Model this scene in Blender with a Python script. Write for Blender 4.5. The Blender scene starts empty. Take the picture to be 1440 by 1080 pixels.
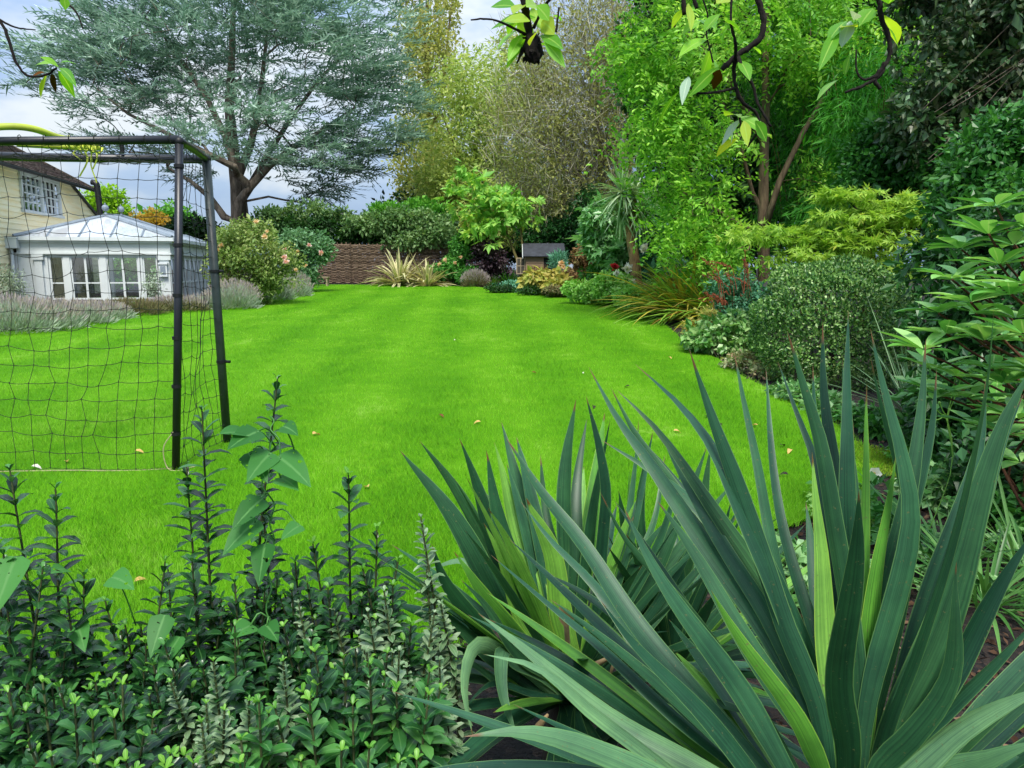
import bpy, math
import numpy as np
from mathutils import Vector
from math import radians, sin, cos, tan, atan, pi
# ------------------------------------------------------------------ camera geometry (pixels of the 1440 x 1080 photograph)
CH = 1.45; FP = 1020.0; TH = radians(9.02)
def A(*v): return np.array(v, float)
def ray(px, py):
    u = (px-720)/FP; v = (540-py)/FP
    return A(u, cos(TH)+v*sin(TH), -sin(TH)+v*cos(TH))
def at(px, py, Y):
    d = ray(px, py); return A(0, 0, CH)+d*(Y/d[1])
def gz(y):                       # the lawn is level near the camera and climbs gently towards the far fence
    y = np.asarray(y, float); t = np.clip(y-6, 0, 30)
    return 0.028*np.maximum(t-2*(1-np.exp(-t/2)), 0)
def gnd(px, py):
    d = ray(px, py); lo, hi = 0.5, 90.0
    f = lambda Y: CH+d[2]*Y/d[1]-float(gz(Y))
    for _ in range(60):
        m = (lo+hi)/2
        if f(m) > 0: lo = m
        else: hi = m
    return at(px, py, lo)
def ground_at(px, Y): return A((px-720)/FP*Y*0.99, Y, float(gz(Y)))
def nrm(v): return v/np.maximum(np.linalg.norm(v, axis=-1, keepdims=True), 1e-9)
# ------------------------------------------------------------------ objects
COL = bpy.context.scene.collection
def tag(o, label=None, cat=None, group=None, kind=None):
    if label: o['label'] = label
    if cat: o['category'] = cat
    if group: o['group'] = group
    if kind: o['kind'] = kind
    return o
def thing(name, label, cat, loc=(0, 0, 0), group=None):
    o = bpy.data.objects.new(name, None); COL.objects.link(o); o.location = [float(a) for a in loc]
    o.empty_display_size = .1
    return tag(o, label, cat, group)
class G:                          # collects geometry and builds one mesh object
    def __init__(s): s.v = []; s.f = {3: [], 4: []}; s.a = []; s.n = 0
    def add(s, V, Fc, mi=0, attr=None):
        V = np.asarray(V, float).reshape(-1, 3); Fc = np.asarray(Fc, np.int64)
        if len(Fc) == 0: return s
        s.f[Fc.shape[1]].append((Fc+s.n, np.full(len(Fc), mi)))
        s.v.append(V); s.n += len(V)
        s.a.append(np.zeros((len(V), 3)) if attr is None else attr.reshape(-1, 3))
        return s
    def build(s, name, mats, parent=None, smooth=False, attr=False):
        if not isinstance(mats, (list, tuple)): mats = [mats]
        V = np.concatenate(s.v) if s.v else np.zeros((0, 3))
        if parent is not None: V = V-np.array(parent.location)
        me = bpy.data.meshes.new(name); me.vertices.add(len(V)); me.vertices.foreach_set('co', V.ravel().astype(np.float32))
        lv = []; ls = []; mi = []; off = 0
        for k in (3, 4):
            for Fc, m in s.f[k]:
                lv.append(Fc.ravel()); ls.append(off+k*np.arange(len(Fc))); mi.append(m); off += Fc.size
        lv = np.concatenate(lv); ls = np.concatenate(ls); mi = np.concatenate(mi)
        me.loops.add(len(lv)); me.loops.foreach_set('vertex_index', lv.astype(np.int32))
        me.polygons.add(len(ls)); me.polygons.foreach_set('loop_start', ls.astype(np.int32))
        me.polygons.foreach_set('material_index', mi.astype(np.int32))
        for m in mats: me.materials.append(m)
        me.update(calc_edges=True)
        if attr:
            at_ = me.attributes.new('luv', 'FLOAT_VECTOR', 'POINT'); at_.data.foreach_set('vector', np.concatenate(s.a).ravel().astype(np.float32))
        me.polygons.foreach_set('use_smooth', np.full(len(ls), bool(smooth)))
        me.validate()
        o = bpy.data.objects.new(name, me); COL.objects.link(o)
        if parent is not None: o.parent = parent
        return o
# ------------------------------------------------------------------ shapes
def box(g, lo, hi, o=(0, 0, 0), ex=(1, 0, 0), ey=(0, 1, 0), ez=(0, 0, 1), mi=0):
    o, ex, ey, ez = map(lambda a: np.asarray(a, float), (o, ex, ey, ez))
    c = [(x, y, z) for z in (lo[2], hi[2]) for y in (lo[1], hi[1]) for x in (lo[0], hi[0])]
    V = [o+ex*a+ey*b+ez*d for a, b, d in c]
    return g.add(V, [(0, 2, 3, 1), (4, 5, 7, 6), (0, 1, 5, 4), (2, 6, 7, 3), (0, 4, 6, 2), (1, 3, 7, 5)], mi)
def tubes(P, Rd, sides=5, cap=True):
    """P (N,K,3) polylines with radii Rd (N,K)"""
    P = np.asarray(P, float); Rd = np.asarray(Rd, float); N, K, _ = P.shape
    T = np.empty_like(P); T[:, 1:-1] = P[:, 2:]-P[:, :-2]; T[:, 0] = P[:, 1]-P[:, 0]; T[:, -1] = P[:, -1]-P[:, -2]
    T = nrm(T); m = nrm(T.mean(1)); ref = np.where(np.abs(m[:, 2:3]) < .8, A(0, 0, 1), A(1, 0.1, 0))
    X = nrm(np.cross(T, ref[:, None])); Y = np.cross(T, X)
    a = 2*pi*np.arange(sides)/sides
    V = P[:, :, None]+Rd[:, :, None, None]*(X[:, :, None]*np.cos(a)[:, None]+Y[:, :, None]*np.sin(a)[:, None])
    idx = np.arange(N*K*sides).reshape(N, K, sides); nx = np.roll(idx, -1, 2)
    Fq = np.stack([idx[:, :-1], nx[:, :-1], nx[:, 1:], idx[:, 1:]], -1).reshape(-1, 4)
    return V.reshape(-1, 3), Fq
def tube(g, pts, r, sides=6, mi=0):
    pts = np.asarray(pts, float); r = np.broadcast_to(np.asarray(r, float), (len(pts),))
    d0 = nrm(pts[1]-pts[0])*1e-4; d1 = nrm(pts[-1]-pts[-2])*1e-4
    pts = np.concatenate([[pts[0]-d0], pts, [pts[-1]+d1]]); r = np.concatenate([[1e-5], r, [1e-5]])
    return g.add(*tubes(pts[None], r[None], sides), mi)
def smooth_line(pts, n):
    """Catmull-Rom through pts"""
    p = np.asarray(pts, float); p = np.concatenate([[2*p[0]-p[1]], p, [2*p[-1]-p[-2]]])
    s = np.linspace(0, len(p)-3-1e-6, n); i = s.astype(int); t = (s-i)[:, None]
    a, b, c, d = p[i], p[i+1], p[i+2], p[i+3]
    return .5*((2*b)+(c-a)*t+(2*a-5*b+4*c-d)*t*t+(3*b-a-3*c+d)*t**3)
def sphere(g, c, r, n=10, mi=0, noise=None):
    u = np.arange(n*2)*pi/n; v = np.linspace(0, pi, n+1); r = np.broadcast_to(np.asarray(r, float), (3,))
    D = np.stack([np.outer(np.sin(v), np.cos(u)), np.outer(np.sin(v), np.sin(u)), np.outer(np.cos(v), np.ones(2*n))], -1)
    if noise is not None: D = D*(1+noise(D)[..., None])
    V = np.asarray(c)+D*r
    i = np.arange((n+1)*2*n).reshape(n+1, 2*n); j = np.roll(i, -1, 1)
    return g.add(V, np.stack([i[:-1], i[1:], j[1:], j[:-1]], -1).reshape(-1, 4), mi)
def diam(P, D, U, L, W, bend=.15):
    """one folded diamond leaf per row"""
    D = nrm(D); S = nrm(np.cross(D, U)); N = np.cross(S, D); L = L[:, None]; W = W[:, None]
    V = np.stack([P, P+D*L*.45+S*W/2+N*W*bend, P+D*L, P+D*L*.45-S*W/2+N*W*bend], 1)
    return V.reshape(-1, 3), np.arange(4*len(P)).reshape(-1, 4)
LEAF = (A(0, .18, .45, .75, 1), A(.08, .7, 1, .62, .04))
SIMPLE = (A(0, .4, .75, 1), A(.15, 1, .7, .04))
STRAP = (A(0, .3, .65, .88, 1), A(.75, 1, .85, .45, .03))
def blades(P, D, U, L, W, prof=LEAF, droop=0., fold=0., wave=0., rng=None):
    """lens- or strap-shaped leaves; 3 vertices across when folded. Returns V, F, attr(across, along, random)"""
    ts, ws = prof; N = len(P); K = len(ts); D = nrm(D); S = nrm(np.cross(D, U))
    L = np.broadcast_to(L, (N,)); W = np.broadcast_to(W, (N,)); droop = np.broadcast_to(droop, (N,))
    C = P[:, None]+L[:, None, None]*D[:, None]*ts[None, :, None]
    C[..., 2] -= (L*droop)[:, None]*ts**2
    T = np.broadcast_to(D[:, None], C.shape).copy(); T[..., 2] -= 2*droop[:, None]*ts
    return ribbon(C, T, S[:, None], W[:, None]*ws[None], fold, ts)
def ribbon(C, T, S, Wd, fold, ts, rnd=None):
    N, K, _ = C.shape; Nn = nrm(np.cross(S, T)); S = np.broadcast_to(S, C.shape); h = Wd[..., None]/2
    fold = np.asarray(fold, float)
    if fold.ndim: fold = fold.reshape(N, -1, 1)
    V = np.stack([C-S*h+Nn*h*fold, C, C+S*h+Nn*h*fold], 2)
    at_ = np.empty((N, K, 3, 3)); at_[..., 0] = A(-1, 0, 1); at_[..., 1] = ts[None, :, None]
    at_[..., 2] = (np.random.default_rng(N).random(N) if rnd is None else rnd)[:, None, None]
    i = np.arange(N*K*3).reshape(N, K, 3)
    Fq = np.stack([i[:, :-1, :-1], i[:, :-1, 1:], i[:, 1:, 1:], i[:, 1:, :-1]], -1).reshape(-1, 4)
    return V.reshape(-1, 3), Fq, at_.reshape(-1, 3)
def ball(rng, n, p=2.2):
    d = nrm(rng.normal(size=(n, 3))); return d*(rng.random((n, 1))**(1/p))
def E(px, py, Y, rx, ry, dep, w=1.):
    """an ellipsoid of crown seen at this pixel and depth (radii in pixels across and up, metres in depth)"""
    s = Y/FP; return (at(px, py, Y), A(rx*s, dep, ry*s), w)
def in_env(rng, envs, n, p=3.5):
    w = np.array([np.prod(e[1])**.66*e[2] for e in envs]); w /= w.sum(); k = rng.choice(len(envs), n, p=w)
    c = np.array([e[0] for e in envs])[k]; r = np.array([e[1] for e in envs])[k]
    return c+ball(rng, n, p)*r, k
# ------------------------------------------------------------------ trees: branches grown from a trunk to the targets of the crown
def skeleton(rng, trunks, targets, pen=1., step=.5, lift=.2, rt=.008, rexp=2.2, wob=.06, sides=5):
    cap = 40000; P = np.zeros((cap, 3)); par = np.full(cap, -1); r0 = np.zeros(cap); n = 0; chains = []
    for pts, ra, rb in trunks:
        pts = np.asarray(pts, float); K = len(pts); rr = np.linspace(ra, rb, K); ch = []; prev = -1
        if n:
            d = np.linalg.norm(P[:n]-pts[0], axis=1); prev = int(d.argmin())
        for i in range(K):
            P[n] = pts[i]; par[n] = prev; r0[n] = rr[i]; ch.append(n); prev = n; n += 1
        chains.append(ch)
    root = P[0].copy(); tg = targets[np.argsort(np.linalg.norm(targets-root, axis=1))]
    for t in tg:
        v = t-P[:n]; d = np.linalg.norm(v, axis=1); c = d+pen*np.maximum(0, -v[:, 2]+.1*d); c[:2] += 2
        j = int(c.argmin()); D = d[j]; k = max(2, int(D/step)); q = (P[j]+t)/2+A(0, 0, lift*D)
        s = (np.arange(1, k+1)/k)[:, None]; pts = (1-s)**2*P[j]+2*s*(1-s)*q+s*s*t
        pts[:-1] += rng.normal(size=(k-1, 3))*wob*D/k; ch = []; prev = j
        if n+k >= cap: break
        for p_ in pts: P[n] = p_; par[n] = prev; ch.append(n); prev = n; n += 1
        chains.append(ch)
    acc = np.zeros(n); has = np.zeros(n, bool)
    for i in range(n-1, -1, -1):
        if not has[i]: acc[i] = max(acc[i], rt**rexp)
        if par[i] >= 0: acc[par[i]] += acc[i]; has[par[i]] = True
    r = acc**(1/rexp)
    for i in range(n):
        if r0[i] > 0: r[i] = r0[i]
        elif par[i] >= 0: r[i] = min(r[i], r[par[i]]*.9)
    g = G()
    for ch in chains:
        ids = ([par[ch[0]]] if par[ch[0]] >= 0 else [])+ch
        rr = r[ids].copy()
        if par[ch[0]] >= 0: rr[0] = min(rr[0], rr[1]*1.15)
        if len(ids) > 1: g.add(*tubes(P[ids][None], rr[None], 9 if rr.max() > .08 else sides if rr.max() > .02 else 3))
    return g
def cloud(rng, C, n, rad, L, W, droop=.3, flat=.7, out=1., spread=.6, lv=.25, center=None, p=2.2):
    """positions, directions, up-vectors and sizes of n leaves round each of the points C"""
    M = len(C); off = ball(rng, M*n, p)*np.asarray(rad); P = np.repeat(C, n, 0)+off
    D = nrm(off)*out+rng.normal(size=P.shape)*spread
    if center is not None: D += nrm(P-center)*out
    D[:, 2] -= droop; U = rng.normal(size=P.shape)*.5; U[:, 2] += flat
    k = np.exp(rng.normal(size=len(P))*lv)
    return P, D, U, L*k, W*k
def pinnate(rng, P, D, U, RL, k, L, W, droop=.35):
    """compound leaves: k pairs of leaflets along a drooping stalk"""
    D = nrm(D); S = nrm(np.cross(D, U)); N = len(P); t = (np.arange(k)+.6)/k
    C = P[:, None]+RL[:, None, None]*D[:, None]*t[None, :, None]; C[..., 2] -= (RL*droop)[:, None]*t**2
    out = []
    for s in (-1, 1):
        d = D[:, None]*.45+s*S[:, None]*1.0+rng.normal(size=C.shape)*.18; d[..., 2] -= .15
        out.append((C.reshape(-1, 3), d.reshape(-1, 3)))
    Pq = np.concatenate([o[0] for o in out]); Dq = np.concatenate([o[1] for o in out])
    Uq = np.concatenate([np.repeat(U, k, 0)]*2)+rng.normal(size=Pq.shape)*.3
    kk = np.exp(rng.normal(size=len(Pq))*.2)
    return Pq, Dq, Uq, L*kk, W*kk
# ------------------------------------------------------------------ materials
def hx(s, k=1.):
    c = [int(s[i:i+2], 16)/255 for i in (0, 2, 4)]
    return tuple([min(1, k*(a/12.92 if a <= .04045 else ((a+.055)/1.055)**2.4)) for a in c]+[1.])
class NT:
    def __init__(s, name):
        s.m = bpy.data.materials.new(name); s.m.use_nodes = True; s.t = s.m.node_tree
        s.b = s.t.nodes['Principled BSDF']; s.o = s.t.nodes['Material Output']
    def n(s, typ, ins=None, **kw):
        x = s.t.nodes.new(typ)
        for k, v in kw.items(): setattr(x, k, v)
        for k, v in (ins or {}).items():
            if isinstance(v, bpy.types.NodeSocket): s.t.links.new(v, x.inputs[k])
            else: x.inputs[k].default_value = v
        return x
    def l(s, a, b): s.t.links.new(a, b)
    def ramp(s, fac, cols, pos=None, interp='LINEAR'):
        x = s.n('ShaderNodeValToRGB'); e = x.color_ramp.elements; x.color_ramp.interpolation = interp
        pos = pos or [i/max(1, len(cols)-1) for i in range(len(cols))]
        while len(e) < len(cols): e.new(.5)
        for i, (c, p) in enumerate(zip(cols, pos)): e[i].position = p; e[i].color = c
        s.l(fac, x.inputs[0]); return x.outputs[0]
    def mix(s, f, a, b, mode='MIX'):
        x = s.n('ShaderNodeMix', data_type='RGBA', blend_type=mode)
        for sock, v in ((x.inputs[0], f), (x.inputs[6], a), (x.inputs[7], b)):
            if isinstance(v, bpy.types.NodeSocket): s.l(v, sock)
            else: sock.default_value = v
        return x.outputs[2]
    def noise(s, scale, detail=4, vec=None, rough=.6):
        ins = {'Scale': scale, 'Detail': detail, 'Roughness': rough}
        if vec is not None: ins['Vector'] = vec
        return s.n('ShaderNodeTexNoise', ins).outputs[0]
    def math(s, op, a, b=0., c=0.):
        x = s.n('ShaderNodeMath', operation=op)
        for i, v in enumerate((a, b, c)):
            if isinstance(v, bpy.types.NodeSocket): s.l(v, x.inputs[i])
            else: x.inputs[i].default_value = v
        return x.outputs[0]
    def obj(s): return s.n('ShaderNodeTexCoord').outputs['Object']
    def pos(s): return s.n('ShaderNodeNewGeometry').outputs['Position']
    def stretch(s, v, sc): return s.n('ShaderNodeMapping', {'Vector': v, 'Scale': sc}).outputs[0]
    def bump(s, h, st=.3, d=.02): s.l(s.n('ShaderNodeBump', {'Height': h, 'Strength': st, 'Distance': d}).outputs[0], s.b.inputs['Normal'])
def leafmat(name, cols, rough=.45, trans=.3, spec=.35, tcol=None, vein=None, stripes=0, margin=None, holes=False, up=0., k=1., pos=None, wide=0.):
    """leaf: a colour per leaf out of a ramp, some light passing through"""
    t = NT(name); g = t.n('ShaderNodeNewGeometry')
    fac = g.outputs['Random Per Island']
    if wide: fac = t.math('ADD', t.math('MULTIPLY', fac, 1-wide), t.math('MULTIPLY', t.ramp(t.noise(.9, 3, g.outputs['Position']), [(0, 0, 0, 1), (1, 1, 1, 1)], [.35, .65]), wide))
    c = t.ramp(fac, [hx(x, k) for x in cols], pos)
    if vein or stripes or margin:
        at_ = t.n('ShaderNodeAttribute', attribute_name='luv'); sp = t.n('ShaderNodeSeparateXYZ', {0: at_.outputs['Vector']})
        ac = t.math('ABSOLUTE', sp.outputs[0])
        if stripes:
            cv = t.n('ShaderNodeCombineXYZ', {0: t.math('MULTIPLY', sp.outputs[0], stripes), 1: t.math('MULTIPLY', sp.outputs[1], 1.2), 2: t.math('MULTIPLY', sp.outputs[2], 50)})
            nz = t.noise(1.0, 3, cv.outputs[0])
            c = t.mix(t.ramp(nz, [(0, 0, 0, 1), (1, 1, 1, 1)], [.35, .7]), t.mix(1., c, (.62, .66, .68, 1), 'MULTIPLY'), t.mix(1., c, (1.35, 1.3, 1.15, 1), 'MULTIPLY'))
        if stripes:
            c = t.mix(t.ramp(t.noise(9, 5, t.obj(), .65), [(0, 0, 0, 1), (1, 1, 1, 1)], [.35, .7]), t.mix(1., c, (.68, .72, .74, 1), 'MULTIPLY'), t.mix(1., c, (1.2, 1.16, 1.06, 1), 'MULTIPLY'))
            c = t.mix(t.ramp(t.noise(150, 2, t.obj()), [(0, 0, 0, 1), (.7, .7, .7, 1)], [.66, .74]), c, hx('8a8a5a', .6))
            c = t.mix(t.ramp(t.math('ADD', sp.outputs[1], t.math('MULTIPLY', sp.outputs[2], .035)), [(0, 0, 0, 1), (1, 1, 1, 1)], [.985, 1.0]), c, hx('6a4a2c'))
        if vein: c = t.mix(t.ramp(ac, [(.75, .75, .75, 1), (0, 0, 0, 1)], [.03, .14]), c, hx(vein))
        if margin: c = t.mix(t.ramp(ac, [(0, 0, 0, 1), (.9, .9, .9, 1)], margin[1]), c, hx(margin[0]))
    t.l(c, t.b.inputs['Base Color']); t.b.inputs['Roughness'].default_value = rough
    t.b.inputs['Specular IOR Level'].default_value = spec
    tr = t.n('ShaderNodeBsdfTranslucent'); t.l(t.mix(1., c, tcol or (1.35, 1.3, .75, 1), 'MULTIPLY'), tr.inputs[0])
    if up:
        nn = t.n('ShaderNodeVectorMath', {0: t.n('ShaderNodeVectorMath', {0: g.outputs['Normal'], 'Scale': 1-up}, operation='SCALE').outputs[0], 1: (0, 0, up)}, operation='ADD')
        nv = t.n('ShaderNodeVectorMath', {0: nn.outputs[0]}, operation='NORMALIZE').outputs[0]; t.l(nv, t.b.inputs['Normal'])
    ms = t.n('ShaderNodeMixShader', {0: trans, 1: t.b.outputs[0], 2: tr.outputs[0]}).outputs[0]
    if holes:
        h = t.ramp(t.noise(70, 1, t.obj()), [(0, 0, 0, 1), (1, 1, 1, 1)], [.69, .70])
        ms = t.n('ShaderNodeMixShader', {0: h, 1: ms, 2: t.n('ShaderNodeBsdfTransparent').outputs[0]}).outputs[0]
    t.l(ms, t.o.inputs[0]); return t.m
def plain(name, col, rough=.6, var=.15, scale=6, spec=.4, bump=0., metal=0., st=(1, 1, 1)):
    """a weathered single-colour surface"""
    t = NT(name); c = hx(col) if isinstance(col, str) else col
    nz = t.noise(scale, 6, t.stretch(t.obj(), st))
    dk = tuple([a*(1-var*1.4) for a in c[:3]]+[1]); lt = tuple([min(1, a*(1+var)) for a in c[:3]]+[1])
    t.l(t.ramp(nz, [dk, lt], [.3, .7]), t.b.inputs['Base Color']); t.b.inputs['Roughness'].default_value = rough
    t.b.inputs['Specular IOR Level'].default_value = spec; t.b.inputs['Metallic'].default_value = metal
    if bump: t.bump(nz, bump)
    return t.m
def bark(name, c1, c2, scale=8, moss=None):
    t = NT(name); v = t.stretch(t.obj(), (1, 1, .25)); nz = t.noise(scale, 6, v, .7)
    c = t.ramp(nz, [hx(c1), hx(c2)], [.35, .68])
    if moss: c = t.mix(t.ramp(t.noise(2.5, 4, t.obj()), [(0, 0, 0, 1), (1, 1, 1, 1)], [.5, .7]), c, hx(moss))
    t.l(c, t.b.inputs['Base Color']); t.b.inputs['Roughness'].default_value = .9; t.b.inputs['Specular IOR Level'].default_value = .2
    t.bump(nz, .8, .03); return t.m
def glass(name, tint=(1, 1, 1, 1), refl=.16, sky_white=0.):
    t = NT(name); tr = t.n('ShaderNodeBsdfTransparent', {0: tint}); gl = t.n('ShaderNodeBsdfGlossy', {'Roughness': .02})
    lw = t.n('ShaderNodeFresnel', {'IOR': 1.5}); f = t.math('MAXIMUM', lw.outputs[0], refl)
    ms = t.n('ShaderNodeMixShader', {0: f, 1: tr.outputs[0], 2: gl.outputs[0]}).outputs[0]
    if sky_white: ms = t.n('ShaderNodeMixShader', {0: sky_white, 1: ms, 2: t.n('ShaderNodeBsdfDiffuse', {0: (.8, .84, .88, 1)}).outputs[0]}).outputs[0]  # whitish diffuse share painted in for the white sky reflected by the roof panes
    t.l(ms, t.o.inputs[0]); return t.m
M = {}
M['bark'] = bark('bark', '2c2620', '6b6053'); M['bark_cedar'] = bark('cedar_bark', '4c443b', '9a8c7c', 5)
M['bark_moss'] = bark('mossy_bark', '2f2b1e', '6a6347', 9, '5a6a24'); M['bark_tan'] = bark('tan_bark', '4c3f33', '85725a', 9)
M['bark_grey'] = bark('grey_bark', '4d463c', '8d8270', 7); M['bark_black'] = bark('wet_black_bark', '0d0b0a', '2d2823', 14)
M['bark_olive'] = bark('olive_bark', '4a4526', '8a8050', 7)
M['palm_bark'] = bark('palm_bark', '6d543c', 'b79468', 14)
# lawn: mower bands a metre wide, blade-lean shading painted into the colour, run away from the camera; old dry thatch shows in spots
def lawn_colour(t, blade):
    p = t.pos(); sp = t.n('ShaderNodeSeparateXYZ', {0: p})
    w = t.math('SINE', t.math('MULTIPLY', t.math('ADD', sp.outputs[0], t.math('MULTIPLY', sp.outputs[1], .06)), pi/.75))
    lean_shade = t.math('MULTIPLY_ADD', w, .065, .44)
    big = t.noise(.35, 3, p); fine = t.noise(2.6, 5, p, .7)
    f = t.math('ADD', lean_shade, t.math('MULTIPLY_ADD', big, .55, -.27)); f = t.math('ADD', f, t.math('MULTIPLY_ADD', fine, .5, -.25))
    dry = t.math('MULTIPLY', t.ramp(t.noise(1.1, 3, t.stretch(p, (1, .45, 1))), [(0, 0, 0, 1), (1, 1, 1, 1)], [.5, .7]), t.ramp(t.noise(7, 4, p, .7), [(0, 0, 0, 1), (1, 1, 1, 1)], [.4, .65]))
    f = t.math('ADD', f, t.math('MULTIPLY', dry, .45))
    if blade:
        r = t.n('ShaderNodeNewGeometry').outputs['Random Per Island']
        f = t.math('ADD', f, t.math('MULTIPLY_ADD', r, .5, -.25))
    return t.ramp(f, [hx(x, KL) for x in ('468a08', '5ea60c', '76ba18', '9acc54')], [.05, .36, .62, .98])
KL = .95
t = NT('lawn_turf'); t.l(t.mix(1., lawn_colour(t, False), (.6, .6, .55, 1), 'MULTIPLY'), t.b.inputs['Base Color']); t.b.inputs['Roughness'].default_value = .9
t.b.inputs['Specular IOR Level'].default_value = .1; t.bump(t.noise(60, 4, t.pos()), .7, .02); M['turf'] = t.m
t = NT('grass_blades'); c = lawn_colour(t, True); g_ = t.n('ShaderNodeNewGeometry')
nn = t.n('ShaderNodeVectorMath', {0: t.n('ShaderNodeVectorMath', {0: g_.outputs['Normal'], 'Scale': .35}, operation='SCALE').outputs[0], 1: (0, 0, .65)}, operation='ADD')
t.l(t.n('ShaderNodeVectorMath', {0: nn.outputs[0]}, operation='NORMALIZE').outputs[0], t.b.inputs['Normal'])
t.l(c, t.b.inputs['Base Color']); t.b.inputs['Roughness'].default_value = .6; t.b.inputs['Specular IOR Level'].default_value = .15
tr = t.n('ShaderNodeBsdfTranslucent'); t.l(t.mix(1., c, (1.2, 1.1, .6, 1), 'MULTIPLY'), tr.inputs[0])
t.l(t.n('ShaderNodeMixShader', {0: .35, 1: t.b.outputs[0], 2: tr.outputs[0]}).outputs[0], t.o.inputs[0]); M['grass'] = t.m
t = NT('bed_soil'); p = t.pos(); v = t.n('ShaderNodeTexVoronoi', {'Vector': p, 'Scale': 38.})
c = t.ramp(v.outputs['Color'], [hx('0d0a08'), hx('211812'), hx('3a2a1f'), hx('554234')], [0, .5, .8, 1]); c = t.mix(t.ramp(t.noise(1.2, 4, p), [(0, 0, 0, 1), (1, 1, 1, 1)], [.5, .65]), c, hx('18150f'))
t.l(c, t.b.inputs['Base Color']); t.b.inputs['Roughness'].default_value = .95; t.bump(t.noise(45, 5, p), 1., .05); M['soil'] = t.m
# ------------------------------------------------------------------ the setting: soil, lawn, grass
ys = np.concatenate([np.linspace(-6, 40, 140), np.linspace(42, 900, 30)]); xs = np.concatenate([np.linspace(-600, -22, 20), np.linspace(-20, 20, 60), np.linspace(22, 600, 20)])
XX, YY = np.meshgrid(xs, ys); ZZ = gz(YY)-.02
i = np.arange(XX.size).reshape(XX.shape)
g = G().add(np.stack([XX, YY, ZZ], -1), np.stack([i[:-1, :-1], i[:-1, 1:], i[1:, 1:], i[1:, :-1]], -1).reshape(-1, 4))
tag(g.build('ground', M['soil'], smooth=True), 'dark bed soil under the planting and beyond the garden', kind='structure')
RE = A(*[gnd(*p)[:2] for p in ((600, 985), (620, 930), (660, 865), (900, 805), (1000, 772), (1120, 738), (1200, 700), (1236, 655), (1180, 600), (1110, 562), (1045, 530), (1010, 505), (965, 488), (952, 470), (925, 449), (870, 428), (780, 412.5), (700, 407), (660, 402.5), (655, 400.5))])
LE = A(*[gnd(*p)[:2] for p in ((-10, 872), (-10, 871))]+[(-16, 4), (-16, 12), (-13, 14.5)]+[gnd(*p)[:2] for p in ((0, 468), (60, 457), (160, 441), (310, 432), (420, 412), (438, 403), (440, 400.5))])
LE[0] = (-3, RE[0, 1]-.05); LE[1] = (-6, RE[0, 1])
RE[:, 1] = np.maximum.accumulate(RE[:, 1]+np.arange(len(RE))*1e-4)
Y0, Y1 = RE[0, 1], RE[-1, 1]
def xr(y): return np.interp(y, RE[:, 1], RE[:, 0])
def xl(y): return np.interp(y, LE[:, 1], LE[:, 0])
ys = np.concatenate([np.linspace(Y0, 10, 120), np.linspace(10.2, Y1, 120)]); u = np.linspace(0, 1, 50)
X = xl(ys)[:, None]+(xr(ys)-xl(ys))[:, None]*u; Y = np.broadcast_to(ys[:, None], X.shape); i = np.arange(X.size).reshape(X.shape)
g = G().add(np.stack([X, Y, gz(Y)+.012], -1), np.stack([i[:-1, :-1], i[:-1, 1:], i[1:, 1:], i[1:, :-1]], -1).reshape(-1, 4))
tag(g.build('lawn', M['turf'], smooth=True), 'wide bright green mown lawn', kind='structure')
rng = np.random.default_rng(5); NG = 560000
y = 1/(1/Y0+rng.random(NG)*(1/Y1-1/Y0)); y = np.where(rng.random(NG) < .55, y, Y0*(Y1/Y0)**rng.random(NG))
x = (rng.random(NG)*2-1)*(.86*y+1.2); ok = (x < xr(y)+.03+.03*rng.normal(size=NG)) & (x > xl(y)); x, y = x[ok], y[ok]; N = len(x)
ht = (.034+.012*rng.random(N))*(1+.25*np.sin(x*2.1+y)*np.sin(y*1.7))*np.where(y < 4.5, 1.25, 1.); wd = np.maximum(.0035, .00062*y)*(.8+.5*rng.random(N)); ht = np.maximum(ht, .0014*y)
a = rng.random(N)*2*pi; s = np.stack([np.cos(a), np.sin(a), 0*a], -1)
lean = rng.normal(size=(N, 2))*.4; lean[:, 1] += .18*np.sin((x+.06*y)*pi/.75)
p = np.stack([x, y, gz(y)+.008], -1); tip = p+np.stack([lean[:, 0], lean[:, 1], 1+0*a], -1)*ht[:, None]
V = np.stack([p-s*wd[:, None]/2, p+s*wd[:, None]/2, tip], 1)
tag(G().add(V, np.arange(3*N).reshape(-1, 3)).build('grass', M['grass']), 'short bright green grass of the lawn', kind='stuff')
# ------------------------------------------------------------------ trees beyond the garden
def px_line(pts, Y):              # a polyline through pixels at one depth (or a depth per point)
    return [at(p[0], p[1], p[2] if len(p) > 2 else Y) for p in pts]
def tree(name, label, cat, trunks, envs, nt, leaves, mats, bk, seed, group=None, p=3.5, sk=None, crown='crown', extra=None, smooth=False, attr=False):
    rng = np.random.default_rng(seed); T, k = in_env(rng, envs, nt, p)
    base = A(*trunks[0][0][0]); t = thing(name, label, cat, base, group)
    T = T[T[:, 2] > float(gz(base[1]))+.05]
    skeleton(rng, trunks, T, **(sk or {})).build('trunk', bk, t, True)
    g = G(); leaves(rng, g, T, base); g.build(crown, mats, t, smooth, attr)
    if extra: extra(rng, t)
    return t
def diam_leaves(n, rad, L, W, **kw):
    def f(rng, g, T, base):
        P, D, U, l, w = cloud(rng, T, n, rad, L, W, **kw); g.add(*diam(P, D, U, l, w))
    return f
M['cedar'] = leafmat('cedar_needles', ['4a634e', '70907a', '9ab4a0', 'c6d4c6'], .6, .25, .2, (1, 1.1, 1, 1), wide=.3, k=1.25)
M['poplar'] = leafmat('poplar_leaves', ['66743a', '84904c', 'a8aa62', '8a8448'], .5, .4, .2, wide=.4, k=1.3)
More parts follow.
